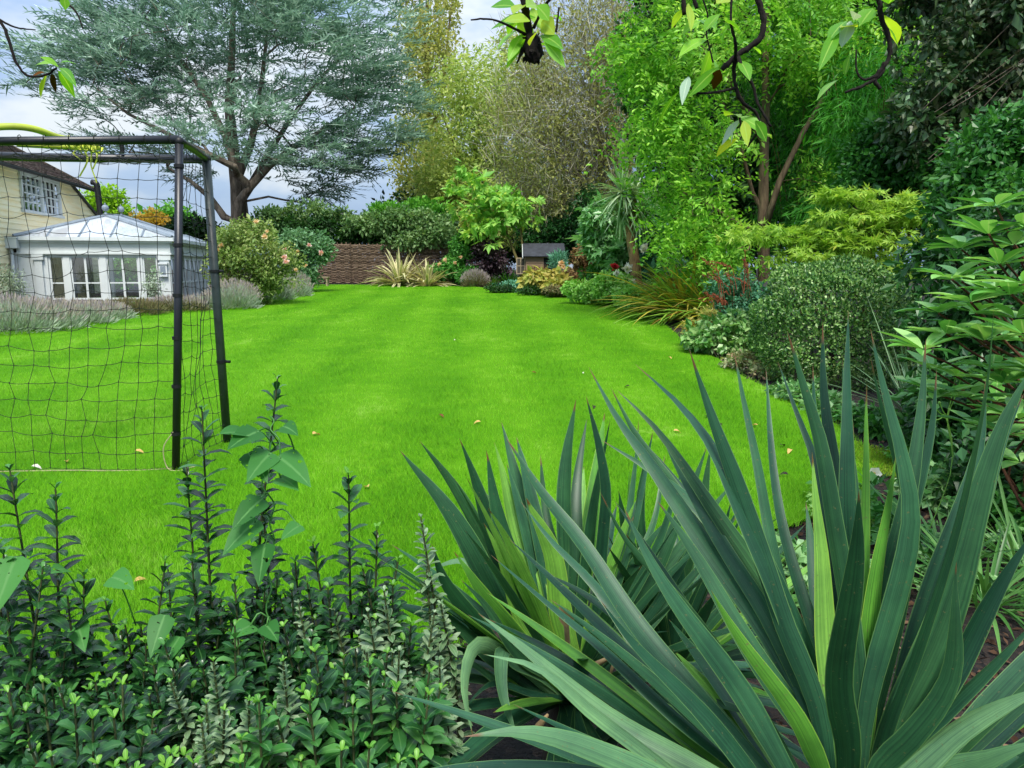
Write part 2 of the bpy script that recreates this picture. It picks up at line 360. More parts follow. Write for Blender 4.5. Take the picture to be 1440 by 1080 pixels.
M['willow'] = leafmat('willow_leaves', ['5f7a38', '829a4c', 'a4b468', 'b8bc74'], .5, .4, .2, wide=.4, k=1.35)
M['twig'] = leafmat('grey_twigs', ['6a685a', '93907c', 'b4b19c', '94966a'], .8, .05, .1, k=1.15)
M['dusk'] = leafmat('sparse_leaves', ['6a7038', '8a9250', '9a9a60', '7a8440'], .6, .35, .2, k=1.3)
M['dark'] = leafmat('dark_leaves', ['0f2410', '1d3d18', '2f5522', '3d6a2c'], .5, .2, .3, wide=.5, k=1.1)
M['lime'] = leafmat('lime_leaves', ['7ab020', 'a0cc30', '6a9a20'], .5, .4, .2)
M['mid'] = leafmat('mid_green_leaves', ['2f6a20', '4c8f2c', '6cae3c', '8ac24c'], .5, .35, .3, wide=.4)
M['orange'] = leafmat('orange_leaves', ['b08a34', 'b89c40', '8a8434'], .5, .4, .2)
# blue cedar: limbs that fork low and carry flat tiers of needle sprays
def cedar_sprays(rng, g, T, base):
    n = 24; C = np.repeat(T, n, 0); off = ball(rng, len(C))*A(1.6, 1.6, .24); P = C+off
    D = nrm((P-A(base[0], base[1], 0))*A(1, 1, 0))*1.0+rng.normal(size=P.shape)*.55*A(1, 1, .5); low = np.clip((9-P[:, 2])/6, 0, 1)
    D[:, 2] += .08-.8*low*rng.random(len(P)); D = nrm(D); L = .95*np.exp(rng.normal(size=len(P))*.3)
    U = A(0, 0, 1)+rng.normal(size=P.shape)*.35; S = nrm(np.cross(D, U)); g.add(*diam(P, D, U, L, .1+0*L))
    for f, s in ((.12, 1), (.25, -1), (.38, 1), (.5, -1), (.63, 1), (.76, -1)):
        g.add(*diam(P+D*(L*f)[:, None], D*.8+S*s*.75+A(0, 0, .18), U, L*.36, .085+0*L))
YC = 42
tree('cedar_tree', 'tall blue grey cedar with spreading tiered branches behind the hedge', 'tree',
     [(px_line([(338, 345), (337, 300), (334, 262), (328, 215), (322, 150), (326, 80), (330, -60)], YC), .56, .1),
      (px_line([(336, 285), (352, 262), (380, 232), (418, 204), (455, 182), (500, 150)], YC-1), .28, .05),
      (px_line([(334, 250), (352, 205), (364, 150), (372, 80), (380, 0)], YC), .26, .05),
      (px_line([(332, 245), (318, 195), (292, 140), (262, 95), (235, 60)], YC-1.5), .24, .05),
      (px_line([(334, 312), (315, 305), (296, 278), (268, 255), (235, 235)], YC-1), .26, .06),
      (px_line([(330, 235), (290, 215), (240, 190), (180, 160), (130, 120)], YC-3), .18, .04),
      (px_line([(346, 270), (372, 225), (410, 165), (450, 110), (500, 60)], YC+1), .2, .04)],
     [E(335, 85, YC, 215, 95, 7), E(335, -30, YC, 190, 90, 6), E(150, 95, YC, 100, 62, 4), E(95, 90, YC, 50, 45, 2), E(200, 185, YC-1, 95, 38, 4), E(500, 140, YC, 85, 95, 4), E(545, 185, YC, 42, 50, 2),
      E(452, 222, YC, 85, 45, 4), E(335, 190, YC-4, 105, 40, 4), E(445, 262, YC, 36, 28, 2), E(255, 235, YC, 45, 28, 2), E(240, 40, YC, 130, 75, 5), E(455, 30, YC, 115, 80, 5)],
     420, cedar_sprays, M['cedar'], M['bark_cedar'], 11, sk=dict(pen=.8, step=1.2, lift=.12, rt=.018, wob=.12))
tree('poplar_tree', 'tall narrow poplar with yellowing leaves beside the cedar', 'tree',
     [(px_line([(600, 360), (602, 250), (600, 150), (600, 50), (602, -60)], 55), .45, .08), (px_line([(600, 200), (580, 120), (572, 40), (570, -20)], 55), .16, .04), (px_line([(601, 200), (622, 130), (630, 50), (636, 0)], 55), .16, .04)],
     [E(602, 10, 55, 40, 60, 2.5), E(604, 90, 55, 50, 70, 3), E(600, 180, 55, 48, 60, 3), E(592, 250, 55, 50, 60, 3, 1.5), E(618, 300, 55, 46, 40, 3, 1.5)],
     300, diam_leaves(62, (.8, .8, 1.5), .28, .15, droop=-.2), M['poplar'], M['bark_olive'], 12, sk=dict(pen=1.5, step=1.5, lift=-.1, rt=.02))
tree('willow_tree', 'loose olive green tree with sky showing through beside the poplar', 'tree',
     [(px_line([(668, 365), (672, 290), (668, 210), (680, 130)], 46), .3, .06), (px_line([(670, 280), (700, 220), (722, 150)], 46), .18, .04), (px_line([(670, 260), (640, 210), (622, 160)], 46), .16, .04)],
     [E(680, 130, 46, 62, 52, 3), E(650, 195, 46, 70, 60, 3), E(720, 190, 46, 70, 70, 3), E(700, 270, 46, 85, 50, 3, 1.6), E(622, 262, 46, 40, 50, 2, 1.5), E(740, 100, 46, 45, 60, 2), E(765, 280, 44, 50, 40, 2, 1.5), E(690, 320, 44, 60, 24, 2, 1.5)],
     520, diam_leaves(75, (1.2, 1.2, .8), .27, .1, droop=.35), M['willow'], M['bark_olive'], 13, sk=dict(step=1.2, rt=.014, lift=.15))
tree('dark_tree', 'dark leafy tree filling the gap under the willow behind the fence', 'tree', [(px_line([(640, 380), (640, 300)], 50), .3, .1)],
     [E(600, 300, 50, 50, 40, 2), E(690, 320, 50, 70, 40, 2), E(760, 320, 50, 50, 50, 2)], 120, diam_leaves(110, (1.3, 1.3, 1), .35, .2), M['dark'], M['bark'], 14, sk=dict(step=1.5, rt=.02))
# leafless grey tree: mostly twigs
def twiggy(nt, leafn):
    def f(rng, g, T, base):
        P, D, U, L, W = cloud(rng, T, nt, (.8, .8, .8), .95, .028, droop=-.5, out=.7, spread=.5); g.add(*diam(P, D, U, L, W))
        P, D, U, L, W = cloud(rng, T, leafn, (1., 1., 1.), .16, .07); g.add(*diam(P, D, U, L, W), mi=1)
    return f
tree('bare_tree', 'grey twiggy half bare tree between the willow and the bright tree', 'tree',
     [(px_line([(848, 385), (850, 300), (846, 220), (838, 140), (820, 50)], 36), .2, .05), (px_line([(850, 330), (866, 240), (868, 150), (862, 60), (860, -20)], 36), .16, .04), (px_line([(846, 330), (815, 260), (790, 190), (765, 130)], 36), .14, .04),
      (px_line([(852, 340), (884, 260), (892, 180), (900, 90)], 36), .14, .04), (px_line([(840, 300), (805, 230), (760, 200), (715, 180)], 35), .1, .03)],
     [E(800, 110, 36, 95, 110, 3.5), E(862, 50, 36, 60, 90, 3), E(850, 210, 36, 62, 90, 3), E(760, 190, 36, 70, 80, 3), E(905, 60, 36, 50, 90, 2), E(800, 270, 36, 80, 45, 2), E(872, 170, 38, 40, 110, 2.5), E(835, 255, 38, 50, 55, 2), E(760, 290, 37, 60, 40, 2)],
     900, twiggy(15, 42), [M['twig'], M['dusk']], M['bark_grey'], 15, sk=dict(step=.9, rt=.012, lift=.05, wob=.15, pen=1.6))
for i, (lab, px, py, Y, rx, ry, m) in enumerate([
        ('lime green round tree beyond the glass roof and black flue', 150, 288, 62, 27, 24, 'lime'), ('mid green tree seen past the goalpost above the conservatory roof', 245, 305, 64, 34, 15, 'mid'),
        ('small orange autumn tree above the conservatory ridge', 215, 314, 60, 15, 10, 'orange'), ('dark green bushy tree between goalpost and rose bush', 270, 335, 44, 34, 22, 'dark')]):
    tree('distant_tree', lab, 'tree', [(px_line([(px, 372), (px, py+5)], Y), .25, .1)], [E(px, py, Y, rx, ry, 1.6), E(px+rx*.4, py+ry*.5, Y, rx*.6, ry*.6, 1.2), E(px-rx*.4, py+ry*.5, Y, rx*.6, ry*.6, 1.2)], 60,
         diam_leaves(70, (.8, .8, .6), .32, .2), M[m], M['bark'], 20+i, 'trees beyond the conservatory', sk=dict(step=1.5, rt=.02))
# tall evergreens closing the view behind the right-hand border
for i, (lab, px, Y, envs) in enumerate([
        ('tall dark evergreen tree directly behind the bright green tree', 985, 27, [(960, 60, 70, 170), (1010, 200, 110, 130), (930, 320, 60, 60)]),
        ('tall dark evergreen tree behind the bamboo', 1170, 23, [(1120, 60, 120, 200), (1190, 190, 130, 160), (1060, 300, 100, 60)]),
        ('tall dark evergreen tree behind the ivy clad bank', 1350, 19, [(1340, 20, 160, 200), (1420, 180, 140, 180)])]):
    tree('evergreen_tree', lab, 'tree', [(px_line([(px, 385), (px+5, 200), (px, 0)], Y), .3, .12)], [E(a, b, Y, c, d, 2.2) for a, b, c, d in envs], 260,
         diam_leaves(95, (.9, .9, .7), .26, .13), M['dark'], M['bark'], 30+i, 'dark evergreens behind the border', sk=dict(step=1.2, rt=.02))
tree('holly_tree', 'dark green dense evergreen beside the playhouse roof', 'tree', [(px_line([(818, 385), (818, 310)], 30), .12, .05)],
     [E(822, 305, 34.5, 28, 36, 1.), E(845, 340, 33, 24, 32, 1.), E(812, 335, 35, 28, 32, .8), E(768, 330, 35.5, 36, 24, .8)], 150, diam_leaves(90, (.5, .5, .4), .15, .08), leafmat('holly_leaves', ['14381a', '265a26', '3a7a32'], .4, .2, .4, wide=.4), M['bark'], 34, sk=dict(step=.6))
# ------------------------------------------------------------------ house and conservatory
M['white'] = plain('white_paint', 'cdd3d2', .5, .05, 3); M['greywhite'] = plain('pale_grey_paint', 'd2d8da', .5, .06, 3); M['glass'] = glass('window_glass', (.85, .9, .88, 1))
M['lead'] = plain('lead_grey', '7f8b96', .5, .15, 4); M['blackmetal'] = plain('black_metal', '15171a', .45, .1, 5)
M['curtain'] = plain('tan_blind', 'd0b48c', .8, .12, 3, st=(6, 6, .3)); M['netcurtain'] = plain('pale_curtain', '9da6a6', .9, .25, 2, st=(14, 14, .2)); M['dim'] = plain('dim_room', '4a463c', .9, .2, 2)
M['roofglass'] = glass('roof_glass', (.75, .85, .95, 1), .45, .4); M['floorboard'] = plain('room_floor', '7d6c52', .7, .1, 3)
t = NT('cream_boards'); p = t.obj(); c = t.ramp(t.noise(1.3, 5, t.stretch(p, (1, 1, 6))), [hx('fae8b4', 1.02), hx('fff2cc', 1.04)], [.35, .65]); t.l(c, t.b.inputs['Base Color']); t.b.inputs['Roughness'].default_value = .6; M['cream'] = t.m
t = NT('roof_tiles'); c = t.ramp(t.n('ShaderNodeNewGeometry').outputs['Random Per Island'], [hx('3d3130'), hx('5d4a46'), hx('75625b'), hx('5a5450')]); c = t.mix(t.ramp(t.noise(3, 5, t.obj()), [(0, 0, 0, 1), (.7, .7, .7, 1)], [.5, .7]), c, hx('6b6a58')); t.l(c, t.b.inputs['Base Color']); t.b.inputs['Roughness'].default_value = .85; M['tiles'] = t.m
t = NT('white_brick'); br = t.n('ShaderNodeTexBrick', {'Vector': t.n('ShaderNodeTexCoord').outputs['Generated'], 'Color1': hx('eceeea'), 'Color2': hx('dde0dd'), 'Mortar': hx('c4c8c6'), 'Scale': 9., 'Mortar Size': .012})
t.l(br.outputs[0], t.b.inputs['Base Color']); t.bump(br.outputs[1], -.4, .02); M['wbrick'] = t.m
W0 = A(-15.6, 27, 0); WD = nrm(A(.2, -.98, 0)); WN = A(.98, .2, 0)
def wp(s, z, off=0.): return W0+WD*s+WN*off+A(0, 0, z)
def wall_s(px):
    k = (px-720)/FP; return (k*27+15.6)/(WD[0]-k*WD[1])
def wall_z(py, s): return CH+(378-py)/FP*(27+WD[1]*s)
house = thing('house', 'cream weatherboarded house with tiled roof and small white casement window', 'house', wp(4, 0))
g = G(); bh = .165; z = 1.6
while z < 4.4:                    # overlapping boards, cut on the slope at the far end
    zt = min(z+bh, 4.42); s0 = np.interp(z, [3.3, 4.4], [-1.7, 1.1]) if z > 3.3 else -1.7
    for a, b in ((s0, 3.3), (3.3, 6.4), (6.4, 9.5)):
        j = .0 if a == s0 else .002
        V = [wp(a+j, z, .035), wp(b-j, z, .035), wp(b-j, zt, .012), wp(a+j, zt, .012), wp(a+j, z, .0), wp(b-j, z, .0)]
        g.add(V, [(0, 1, 2, 3), (4, 5, 1, 0)])
    z += bh
V = [wp(-1.7, 0, -.01), wp(10, 0, -.01), wp(10, 4.45, -.01), wp(1.1, 4.45, -.01), wp(-1.7, 3.3, -.01)]
g.add([V[0], V[1], V[2], V[3]], [(0, 1, 2, 3)]); g.add([V[0], V[3], V[4]], [(0, 1, 2)])
g.build('wall', M['cream'], house)
g = G(); up = nrm(A(-.98, -.2, 0)*cos(radians(29))+A(0, 0, sin(radians(29)))); nr = nrm(np.cross(WD, up)); nr *= np.sign(nr[2])
e0 = wp(-.25, 4.33, .38); rr = np.random.default_rng(3)
for c in range(26):               # roof courses, each tile a slab
    n = 50; s = np.arange(n)*.2+(.1 if c % 2 else 0)-.05+.75*0; a = e0+WD*s[:, None]+up*(c*.2)+nr*(.012*rr.random((n, 1)))
    q = np.stack([a, a+WD*.19, a+WD*.19+up*.3-nr*.02, a+up*.3-nr*.02, a-nr*.03, a+WD*.19-nr*.03], 1)
    q[:, :2] += nr*.025; i = np.arange(n)[:, None]*6
    g.add(q, np.concatenate([i+A(0, 1, 2, 3).astype(int), i+A(4, 5, 1, 0).astype(int)]))
g.build('roof', M['tiles'], house)
g = G(); box(g, (-.05, -.0, -.02), (10.1, 5.2, -.06), e0, WD, up, nr); g.build('roof_deck', M['dim'], house)
g = G(); tube(g, [wp(-.3, 4.27, .4), wp(9.5, 4.27, .4)], .055, 8); g.build('gutter', M['blackmetal'], house)
g = G(); box(g, (-.06, 0, -.06), (.02, 5.3, .05), e0, WD, up, nr); g.build('bargeboard', M['bark'], house)
g = G(); box(g, (0, -.05, -.05), (3.1, .05, .03), wp(1.15, 4.42, .06), nrm(wp(-1.75, 3.28)-wp(1.15, 4.42)), WN, A(0, 0, 1)); g.build('verge_board', M['blackmetal'], house)
# casement window
s1, s2, zt, zb = 2.2, 4.9, 4.22, 3.2
def wbox(g, a, b, z0, z1, o0, o1, mi=0): box(g, (a, o0, z0), (b, o1, z1), W0, WD, WN, A(0, 0, 1), mi)
win = G(); wbox(win, s1-.1, s2+.1, zt, zt+.09, .03, .09); wbox(win, s1-.14, s2+.14, zb-.08, zb, .03, .13); wbox(win, s1-.1, s1, zb, zt, .03, .09); wbox(win, s2, s2+.1, zb, zt, .03, .09); wbox(win, (s1+s2)/2-.05, (s1+s2)/2+.05, zb, zt, .03, .087)
win = win.build('window', M['white'], house)
for a, b in ((s1, (s1+s2)/2-.05), ((s1+s2)/2+.05, s2)):
    g = G()
    for k in range(5):
        x_ = a+(b-a)*k/4; wbox(g, max(a, x_-.018), min(b, x_+.018), zb, zt, .04, .07)
    for k in range(5): z_ = zb+(zt-zb)*k/4; wbox(g, a, b, max(zb, z_-.017), min(zt, z_+.017), .042, .066)
    o = g.build('sash', M['white'], house); o.parent = win; o.location = A(*house.location)*0
g = G(); g.add([wp(s1, zb, .046), wp(s2, zb, .046), wp(s2, zt, .046), wp(s1, zt, .046)], [(0, 1, 2, 3)]); o = g.build('pane', M['glass'], house); o.parent = win
g = G(); n = 60; xx = np.linspace(s1, s2, n); q = np.array([[wp(a, zb, .02+.006*sin(i*1.9)), wp(a, zt, .02+.006*sin(i*1.9))] for i, a in enumerate(xx)]); i = np.arange(2*n).reshape(n, 2)
g.add(q, np.stack([i[:-1, 0], i[1:, 0], i[1:, 1], i[:-1, 1]], -1)); o = g.build('curtain', M['netcurtain'], house); o.parent = win
g = G(); P0 = at(141, 300, 26.4); tube(g, smooth_line([P0-A(0, 0, 1.), P0, at(137, 266, 26.4), at(135, 258, 26.4), at(129, 256, 26.4)], 24), .1, 10); g.build('flue_pipe', M['blackmetal'], house)
# conservatory
C_ = A(-10.22, 22, 0); L_ = A(-14.2, 21.13, 0); R_ = A(-11.62, 28.2, 0); B_ = L_+R_-C_; ZE = 2.33
con = thing('conservatory', 'white painted conservatory with hipped glass roof and ball finials', 'conservatory', (C_+B_)/2)
ex1 = nrm(L_-C_); ey1 = nrm(A(-ex1[1], ex1[0], 0)); ey1 *= np.sign(ey1 @ (A(0, 0, 0)-C_)); n1 = np.linalg.norm(L_-C_)
ex2 = nrm(R_-C_); ey2 = nrm(A(ex2[1], -ex2[0], 0)); ey2 *= np.sign(ey2 @ (C_-L_)); n2 = np.linalg.norm(R_-C_)
def fs(px):                       # distance along the front face from the corner, from a pixel column
    k = (px-720)/FP*.9877; return (C_[0]-k*C_[1])/(k*ex1[1]-ex1[0])
def fb(g, a, b, z0, z1, o0, o1, mi=0): box(g, (a, o0, z0), (b, o1, z1), C_, ex1, ey1, A(0, 0, 1), mi)
def sb(g, a, b, z0, z1, o0, o1, mi=0): box(g, (a, o0, z0), (b, o1, z1), C_, ex2, ey2, A(0, 0, 1), mi)
g = G(); fb(g, -.02, n1, ZE-.42, ZE-.06, -.12, .0); fb(g, -.05, n1, ZE-.46, ZE-.41, -.05, .05); sb(g, .0, n2, ZE-.42, ZE-.06, -.12, .003); sb(g, -.03, n2, ZE-.46, ZE-.41, -.05, .053)
g.build('frieze', M['white'], con)
g = G(); fb(g, -.15, n1+.1, ZE-.07, ZE+.03, -.1, .16); fb(g, -.1, n1, ZE-.13, ZE-.07, -.1, .08); sb(g, -.13, n2+.1, ZE-.072, ZE+.028, -.1, .163); sb(g, -.08, n2, ZE-.13, ZE-.072, -.1, .083); g.build('gutter', M['greywhite'], con)
wins = [(68, 90), (98, 141), (149, 195), (200, 222)]; ed = [fs(237), fs(222)]; zt = ZE-.5; zb = .55
g = G(); cols = [(0, fs(224.5))]+[(fs(b[0]+.5), fs(a[1]-.5)) for a, b in zip(wins[:-1], wins[1:])]+[(fs(67.5), n1)]
for a, b in cols: a, b = min(a, b), max(a, b); fb(g, a, b, .2, ZE-.46, -.12, -.02)
for a, b in ((cols[0]), (fs(62), fs(49))): a, b = min(a, b), max(a, b); fb(g, a+.02, b-.02, .2, ZE-.5, -.02, .06); fb(g, a-.03, b+.03, ZE-.62, ZE-.47, -.02, .1)
for a, b in wins: fb(g, fs(b+.5), fs(a-.5), .2, zb-.05, -.11, -.04); fb(g, fs(b+.5), fs(a-.5), ZE-.53, ZE-.46, -.11, -.03)
g.build('wall', M['white'], con)
for wi, (a, b) in enumerate(wins):
    a, b = fs(b), fs(a); g = G(); w_ = .055
    fb(g, a, a+w_, zb, zt, -.09, -.05); fb(g, b-w_, b, zb, zt, -.09, -.05); fb(g, a+w_, b-w_, zt-w_, zt, -.09, -.051); fb(g, a+w_, b-w_, zb, zb+w_, -.09, -.051); fb(g, a+w_, b-w_, 1.02, 1.06, -.088, -.053)
    for k in range(1, 2 if wi in (1, 2) else 1): fb(g, (a+b)/2-.03, (a+b)/2+.03, zb+w_, zt-w_, -.089, -.052)
    fr = g.build('window', M['white'], con)
    g = G(); fb(g, a+.02, b-.02, zb, zt, -.074, -.07); o = g.build('pane', M['glass'], con); o.parent = fr
    if wi in (0, 1):
        g = G(); bb = b-.1 if wi else b; aa = a if wi == 0 else a+(b-a)*.5; n = 40; xx = np.linspace(aa, bb, n); q = np.array([[C_+ex1*x_+ey1*(-.16+.012*sin(k*1.7))+A(0, 0, zb), C_+ex1*x_+ey1*(-.16+.012*sin(k*1.7))+A(0, 0, zt)] for k, x_ in enumerate(xx)]); i = np.arange(2*n).reshape(n, 2)
        g.add(q, np.stack([i[:-1, 0], i[1:, 0], i[1:, 1], i[:-1, 1]], -1)); g.build('blind', M['curtain'], con)
g = G(); nb = 9
for k in range(nb+1):
    x_ = .15+(n2-.3)*k/nb; sb(g, x_-.07, x_+.07, .25, ZE-.46, -.1, -.02)
sb(g, 0, n2, .2, .55, -.11, -.03); sb(g, .2, n2, 1.0, 1.05, -.09, -.04); sb(g, .2, n2, ZE-.6, ZE-.46, -.1, -.03); fr = g.build('side_window', M['white'], con)
g = G(); sb(g, .1, n2-.1, .5, ZE-.5, -.068, -.064); o = g.build('pane', M['glass'], con); o.parent = fr
g = G()
q = [C_, L_, B_, R_]; g.add([a+A(0, 0, .3) for a in q], [(0, 1, 2, 3)])
g.build('floor', M['floorboard'], con)
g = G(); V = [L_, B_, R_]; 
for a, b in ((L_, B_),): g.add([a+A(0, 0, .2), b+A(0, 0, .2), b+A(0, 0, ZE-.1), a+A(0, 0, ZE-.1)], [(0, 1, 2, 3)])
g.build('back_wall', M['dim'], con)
g = G(); fb(g, 1.0, 1.15, .3, ZE-.4, -3.2, -3.05); g.build('column', M['white'], con)
g = G(); fb(g, 2.2, 2.3, .3, ZE-.4, -2.2, -2.1); g.build('column', M['white'], con)
P1 = at(149, 303.5, 23.4); P2 = at(171, 304.5, 25.2); cr = [a+A(0, 0, ZE+.03) for a in (C_+ey1*.12+ey2*.12, L_+ey1*.12, B_, R_+ey2*.12)]
g = G(); g.add([cr[0], cr[1], P1], [(0, 1, 2)]); g.add([cr[0], P1, P2, cr[3]], [(0, 1, 2, 3)]); g.add([cr[1], cr[2], P2, P1], [(0, 1, 2, 3)]); g.add([cr[2], cr[3], P2], [(0, 1, 2)])
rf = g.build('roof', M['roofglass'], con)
g = G(); up_ = A(0, 0, .02)
for a, b in ((cr[0], P1), (cr[1], P1), (cr[3], P2), (cr[2], P2), (P1, P2)): tube(g, [a+up_, b+up_], .06, 6)
for k in (.2, .4, .6, .8):        # bars run up the front slope to the hips or the ridge
    a = cr[0]*(1-k)+cr[1]*k; h = (cr[0] if k < .5 else cr[1]); f = k/.5 if k < .5 else (1-k)/.5; tube(g, [a+up_*.5, (h*(1-f)+P1*f)+up_*.5], .03, 4)
for k in np.linspace(.06, .94, 12):
    a = cr[0]*(1-k)+cr[3]*k; b = P1*(1-k)+P2*k; f = min(1, k/.3, (1-k)/.3); b = a*(1-f)+b*f; tube(g, [a+up_*.5, b+up_*.5], .03, 4)
o = g.build('roof_bar', M['lead'], con)
for P in (P1, P2):
    g = G(); tube(g, [P, P+A(0, 0, .12)], [.07, .03], 8); sphere(g, P+A(0, 0, .24), .105, 8); tube(g, [P+A(0, 0, .335), P+A(0, 0, .4)], [.03, .01], 6); g.build('finial', M['lead'], con, True)
a = fs(231); g = G(); fb(g, a-.11, a+.11, 1.22, 1.58, .06, .17); fb(g, a-.14, a+.14, 1.58, 1.63, .06, .2); ln = g.build('wall_lantern', M['greywhite'], con)
g = G(); fb(g, a-.075, a+.075, 1.27, 1.53, .168, .173); o = g.build('pane', M['lead'], con); o.parent = ln
# white brick wall with rainwater hopper
bw = thing('brick_wall', 'white painted brick wall with a hopper and downpipe joining the conservatory', 'wall', L_)
g = G(); fb(g, n1+.002, n1+6, .1, ZE-.42, -.2, -.03); g.build('brickwork', M['wbrick'], bw)
g = G(); fb(g, n1+.002, n1+6, ZE-.3, ZE+.02, -.25, .04); g.build('fascia', M['greywhite'], bw)
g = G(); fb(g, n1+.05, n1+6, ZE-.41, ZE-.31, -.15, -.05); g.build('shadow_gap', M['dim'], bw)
x_ = fs(21); g = G(); fb(g, x_-.2, x_+.2, ZE-.3, ZE-.02, .042, .24); fb(g, x_-.22, x_+.22, ZE-.02, ZE+.03, .042, .26); g.build('hopper', M['white'], bw)
g = G(); tube(g, [C_+ex1*x_+ey1*.1+A(0, 0, ZE-.3), C_+ex1*x_+ey1*.1+A(0, 0, .1)], .05, 8); g.build('downpipe', M['white'], bw, True)
# ------------------------------------------------------------------ fence and far border
M['wattle'] = leafmat('woven_hazel', ['54463a', '6c5a4a', '857260', '5e5042'], .85, 0., .2); M['soilmat'] = M['soil']
YF = 35.2; ZF = float(gz(YF)); rng = np.random.default_rng(41)
fence = thing('wattle_fence', 'brown woven wattle fence panels at the far end of the lawn', 'fence', at(548, 398, YF))
edges = [448, 497, 546, 595, 642]
for pa, pb in zip(edges[:-1], edges[1:]):
    a, b = (pa-720)/FP*YF, (pb-720)/FP*YF; h = 1.78+.06*rng.random(); g = G(); nz = 46; n = 34; x_ = np.linspace(a+.02, b-.02, n); ph = np.arange(nz) % 2*pi
    z_ = ZF+.03+np.arange(nz)*h/nz; yy = YF+.035*np.cos((x_-a)/(b-a)*pi*8+ph[:, None])+rng.normal(size=(nz, n))*.006
    P = np.stack([np.broadcast_to(x_, yy.shape), yy, z_[:, None]+rng.normal(size=(nz, n))*.01], -1); g.add(*tubes(P, np.full(yy.shape, .027), 4))
    panel = g.build('panel', M['wattle'], fence)
    g = G()
    for k in range(9): xx = a+(b-a)*k/8; tube(g, [(xx, YF, ZF-.05), (xx, YF, ZF+h+.05+.08*rng.random())], .024, 5)
    o = g.build('upright', M['wattle'], fence); o.parent = panel
def leafy(name, label, cat, envs, nt, n, rad, L, W, mat, seed, base=None, bk=None, group=None, extra=None, comp=None, **kw):
    """a bush: short stems from the ground to the leaf clusters"""
    c = envs[0][0]; base = A(c[0], c[1], float(gz(c[1]))-.02) if base is None else A(*base); rng = np.random.default_rng(seed)
    tr = []
    for k in range(4):
        e = envs[k % len(envs)]; q = e[0]+rng.normal(size=3)*e[1]*.25; q[2] = max(q[2]-.3*e[1][2], base[2]+.12); b = base+A(rng.normal()*.08, rng.normal()*.06, 0); r_ = max(.006, .012*float(e[1][2])); tr.append(([b, (b+q)/2+A(0, 0, .08*(q[2]-b[2])), q], r_*1.3, r_*.5))
    return tree(name, label, cat, tr, envs, nt, diam_leaves(n, rad, L, W, **kw), mat, bk or M['bark'], seed, group, sk=dict(step=.3, rt=.004, lift=.15), crown='foliage', extra=extra)
M['hedge'] = leafmat('hedge_leaves', ['10260e', '1b3c14', '2c561e', '44702c'], .5, .25, .35, wide=.4)
M['climber'] = leafmat('climber_leaves', ['3a5f30', '587f46', '7ea064', 'a4bc88'], .5, .35, .3, wide=.4)
leafy('hedge', 'dark clipped hedge rising above the wattle fence', 'hedge', [E(x, 326, 36.3, 38, 21, .7) for x in (385, 430, 475, 520, 565, 610)], 230, 75, (.42, .4, .35), .17, .1, M['hedge'], 42, base=at(480, 395, 36.3))
leafy('climbing_shrub', 'light green shrub sprawling over the top of the dark hedge', 'shrub', [E(430, 303, 36.8, 45, 15, .6), E(390, 308, 36.8, 28, 12, .6), E(470, 306, 36.8, 28, 9, .6)], 90, 55, (.4, .4, .3), .17, .09, M['climber'], 43, base=at(430, 390, 36.8), droop=-.2)
leafy('climbing_shrub', 'pale leaved climber hanging over the wattle fence beneath the poplar', 'shrub', [E(560, 311, 35.4, 55, 14, .5), E(608, 320, 35.3, 26, 18, .4), E(515, 316, 35.4, 34, 10, .4), E(580, 336, 35., 40, 10, .2), E(628, 332, 34.9, 14, 14, .2)], 130, 70, (.36, .3, .3), .17, .1, M['climber'], 44, base=at(575, 396, 34.9))
leafy('climbing_shrub', 'bright green arching shrub above the fence next to the poplar', 'shrub', [E(596, 298, 37, 36, 12, .7), E(548, 300, 37, 28, 9, .6)], 70, 60, (.45, .4, .35), .19, .1, M['mid'], 45, base=at(590, 390, 37), droop=-.3)
leafy('shrub', 'green shrub added behind the conservatory glass in place of reflected trees', 'shrub', [E(215, 385, 30.5, 30, 40, .8), E(180, 385, 31, 30, 36, .8), E(245, 390, 30, 26, 30, .8)], 90, 70, (.4, .4, .35), .16, .1, M['mid'], 47, base=A(-15.6, 31, .3))  # added so the panes look green, standing in for reflected trees
# hacked back stump
st = thing('tree_stump', 'tan cut back tree stump with lopped arms before the wattle fence', 'stump', gnd(500, 397))
g = G(); b = gnd(500, 397)
tube(g, smooth_line([b, at(499, 380, b[1]), at(501, 365, b[1]), at(497, 355, b[1])], 12)+np.random.default_rng(1).normal(size=(12, 3))*.02, np.linspace(.2, .12, 12), 9); tube(g, smooth_line([at(500, 372, b[1]), at(492, 366, b[1]), at(484, 362, b[1])], 6), np.linspace(.09, .05, 6), 7); tube(g, smooth_line([at(501, 370, b[1]), at(510, 364, b[1]), at(522, 360, b[1]), at(532, 346, b[1])], 8), np.linspace(.08, .04, 8), 7)
g.build('trunk', M['bark_tan'], st, True)
rng = np.random.default_rng(46); T, _ = in_env(rng, [E(487, 364, b[1]-.1, 18, 7, .3), E(508, 382, b[1]-.1, 12, 14, .3)], 26); P, D, U, L, W = cloud(rng, T, 26, (.22, .2, .18), .16, .1); G().add(*diam(P, D, U, L, W)).build('regrowth', M['climber'], st)
# low bench
b = gnd(450, 402.5); bn = thing('garden_bench', 'small weathered wooden bench beside the fence', 'bench', b); M['greywood'] = plain('weathered_wood', '9c8c72', .8, .25, 6, st=(.4, 3, 3))
for k in range(3): g = G(); box(g, (-.42, -.19+.135*k, .38), (.42, -.08+.135*k, .42), b); g.build('seat_slat', M['greywood'], bn)
for sx in (-.34, .34):
    for sy in (-.12, .12): g = G(); box(g, (sx-.03, sy-.03, 0), (sx+.03, sy+.03, .378), b); g.build('leg', M['greywood'], bn)
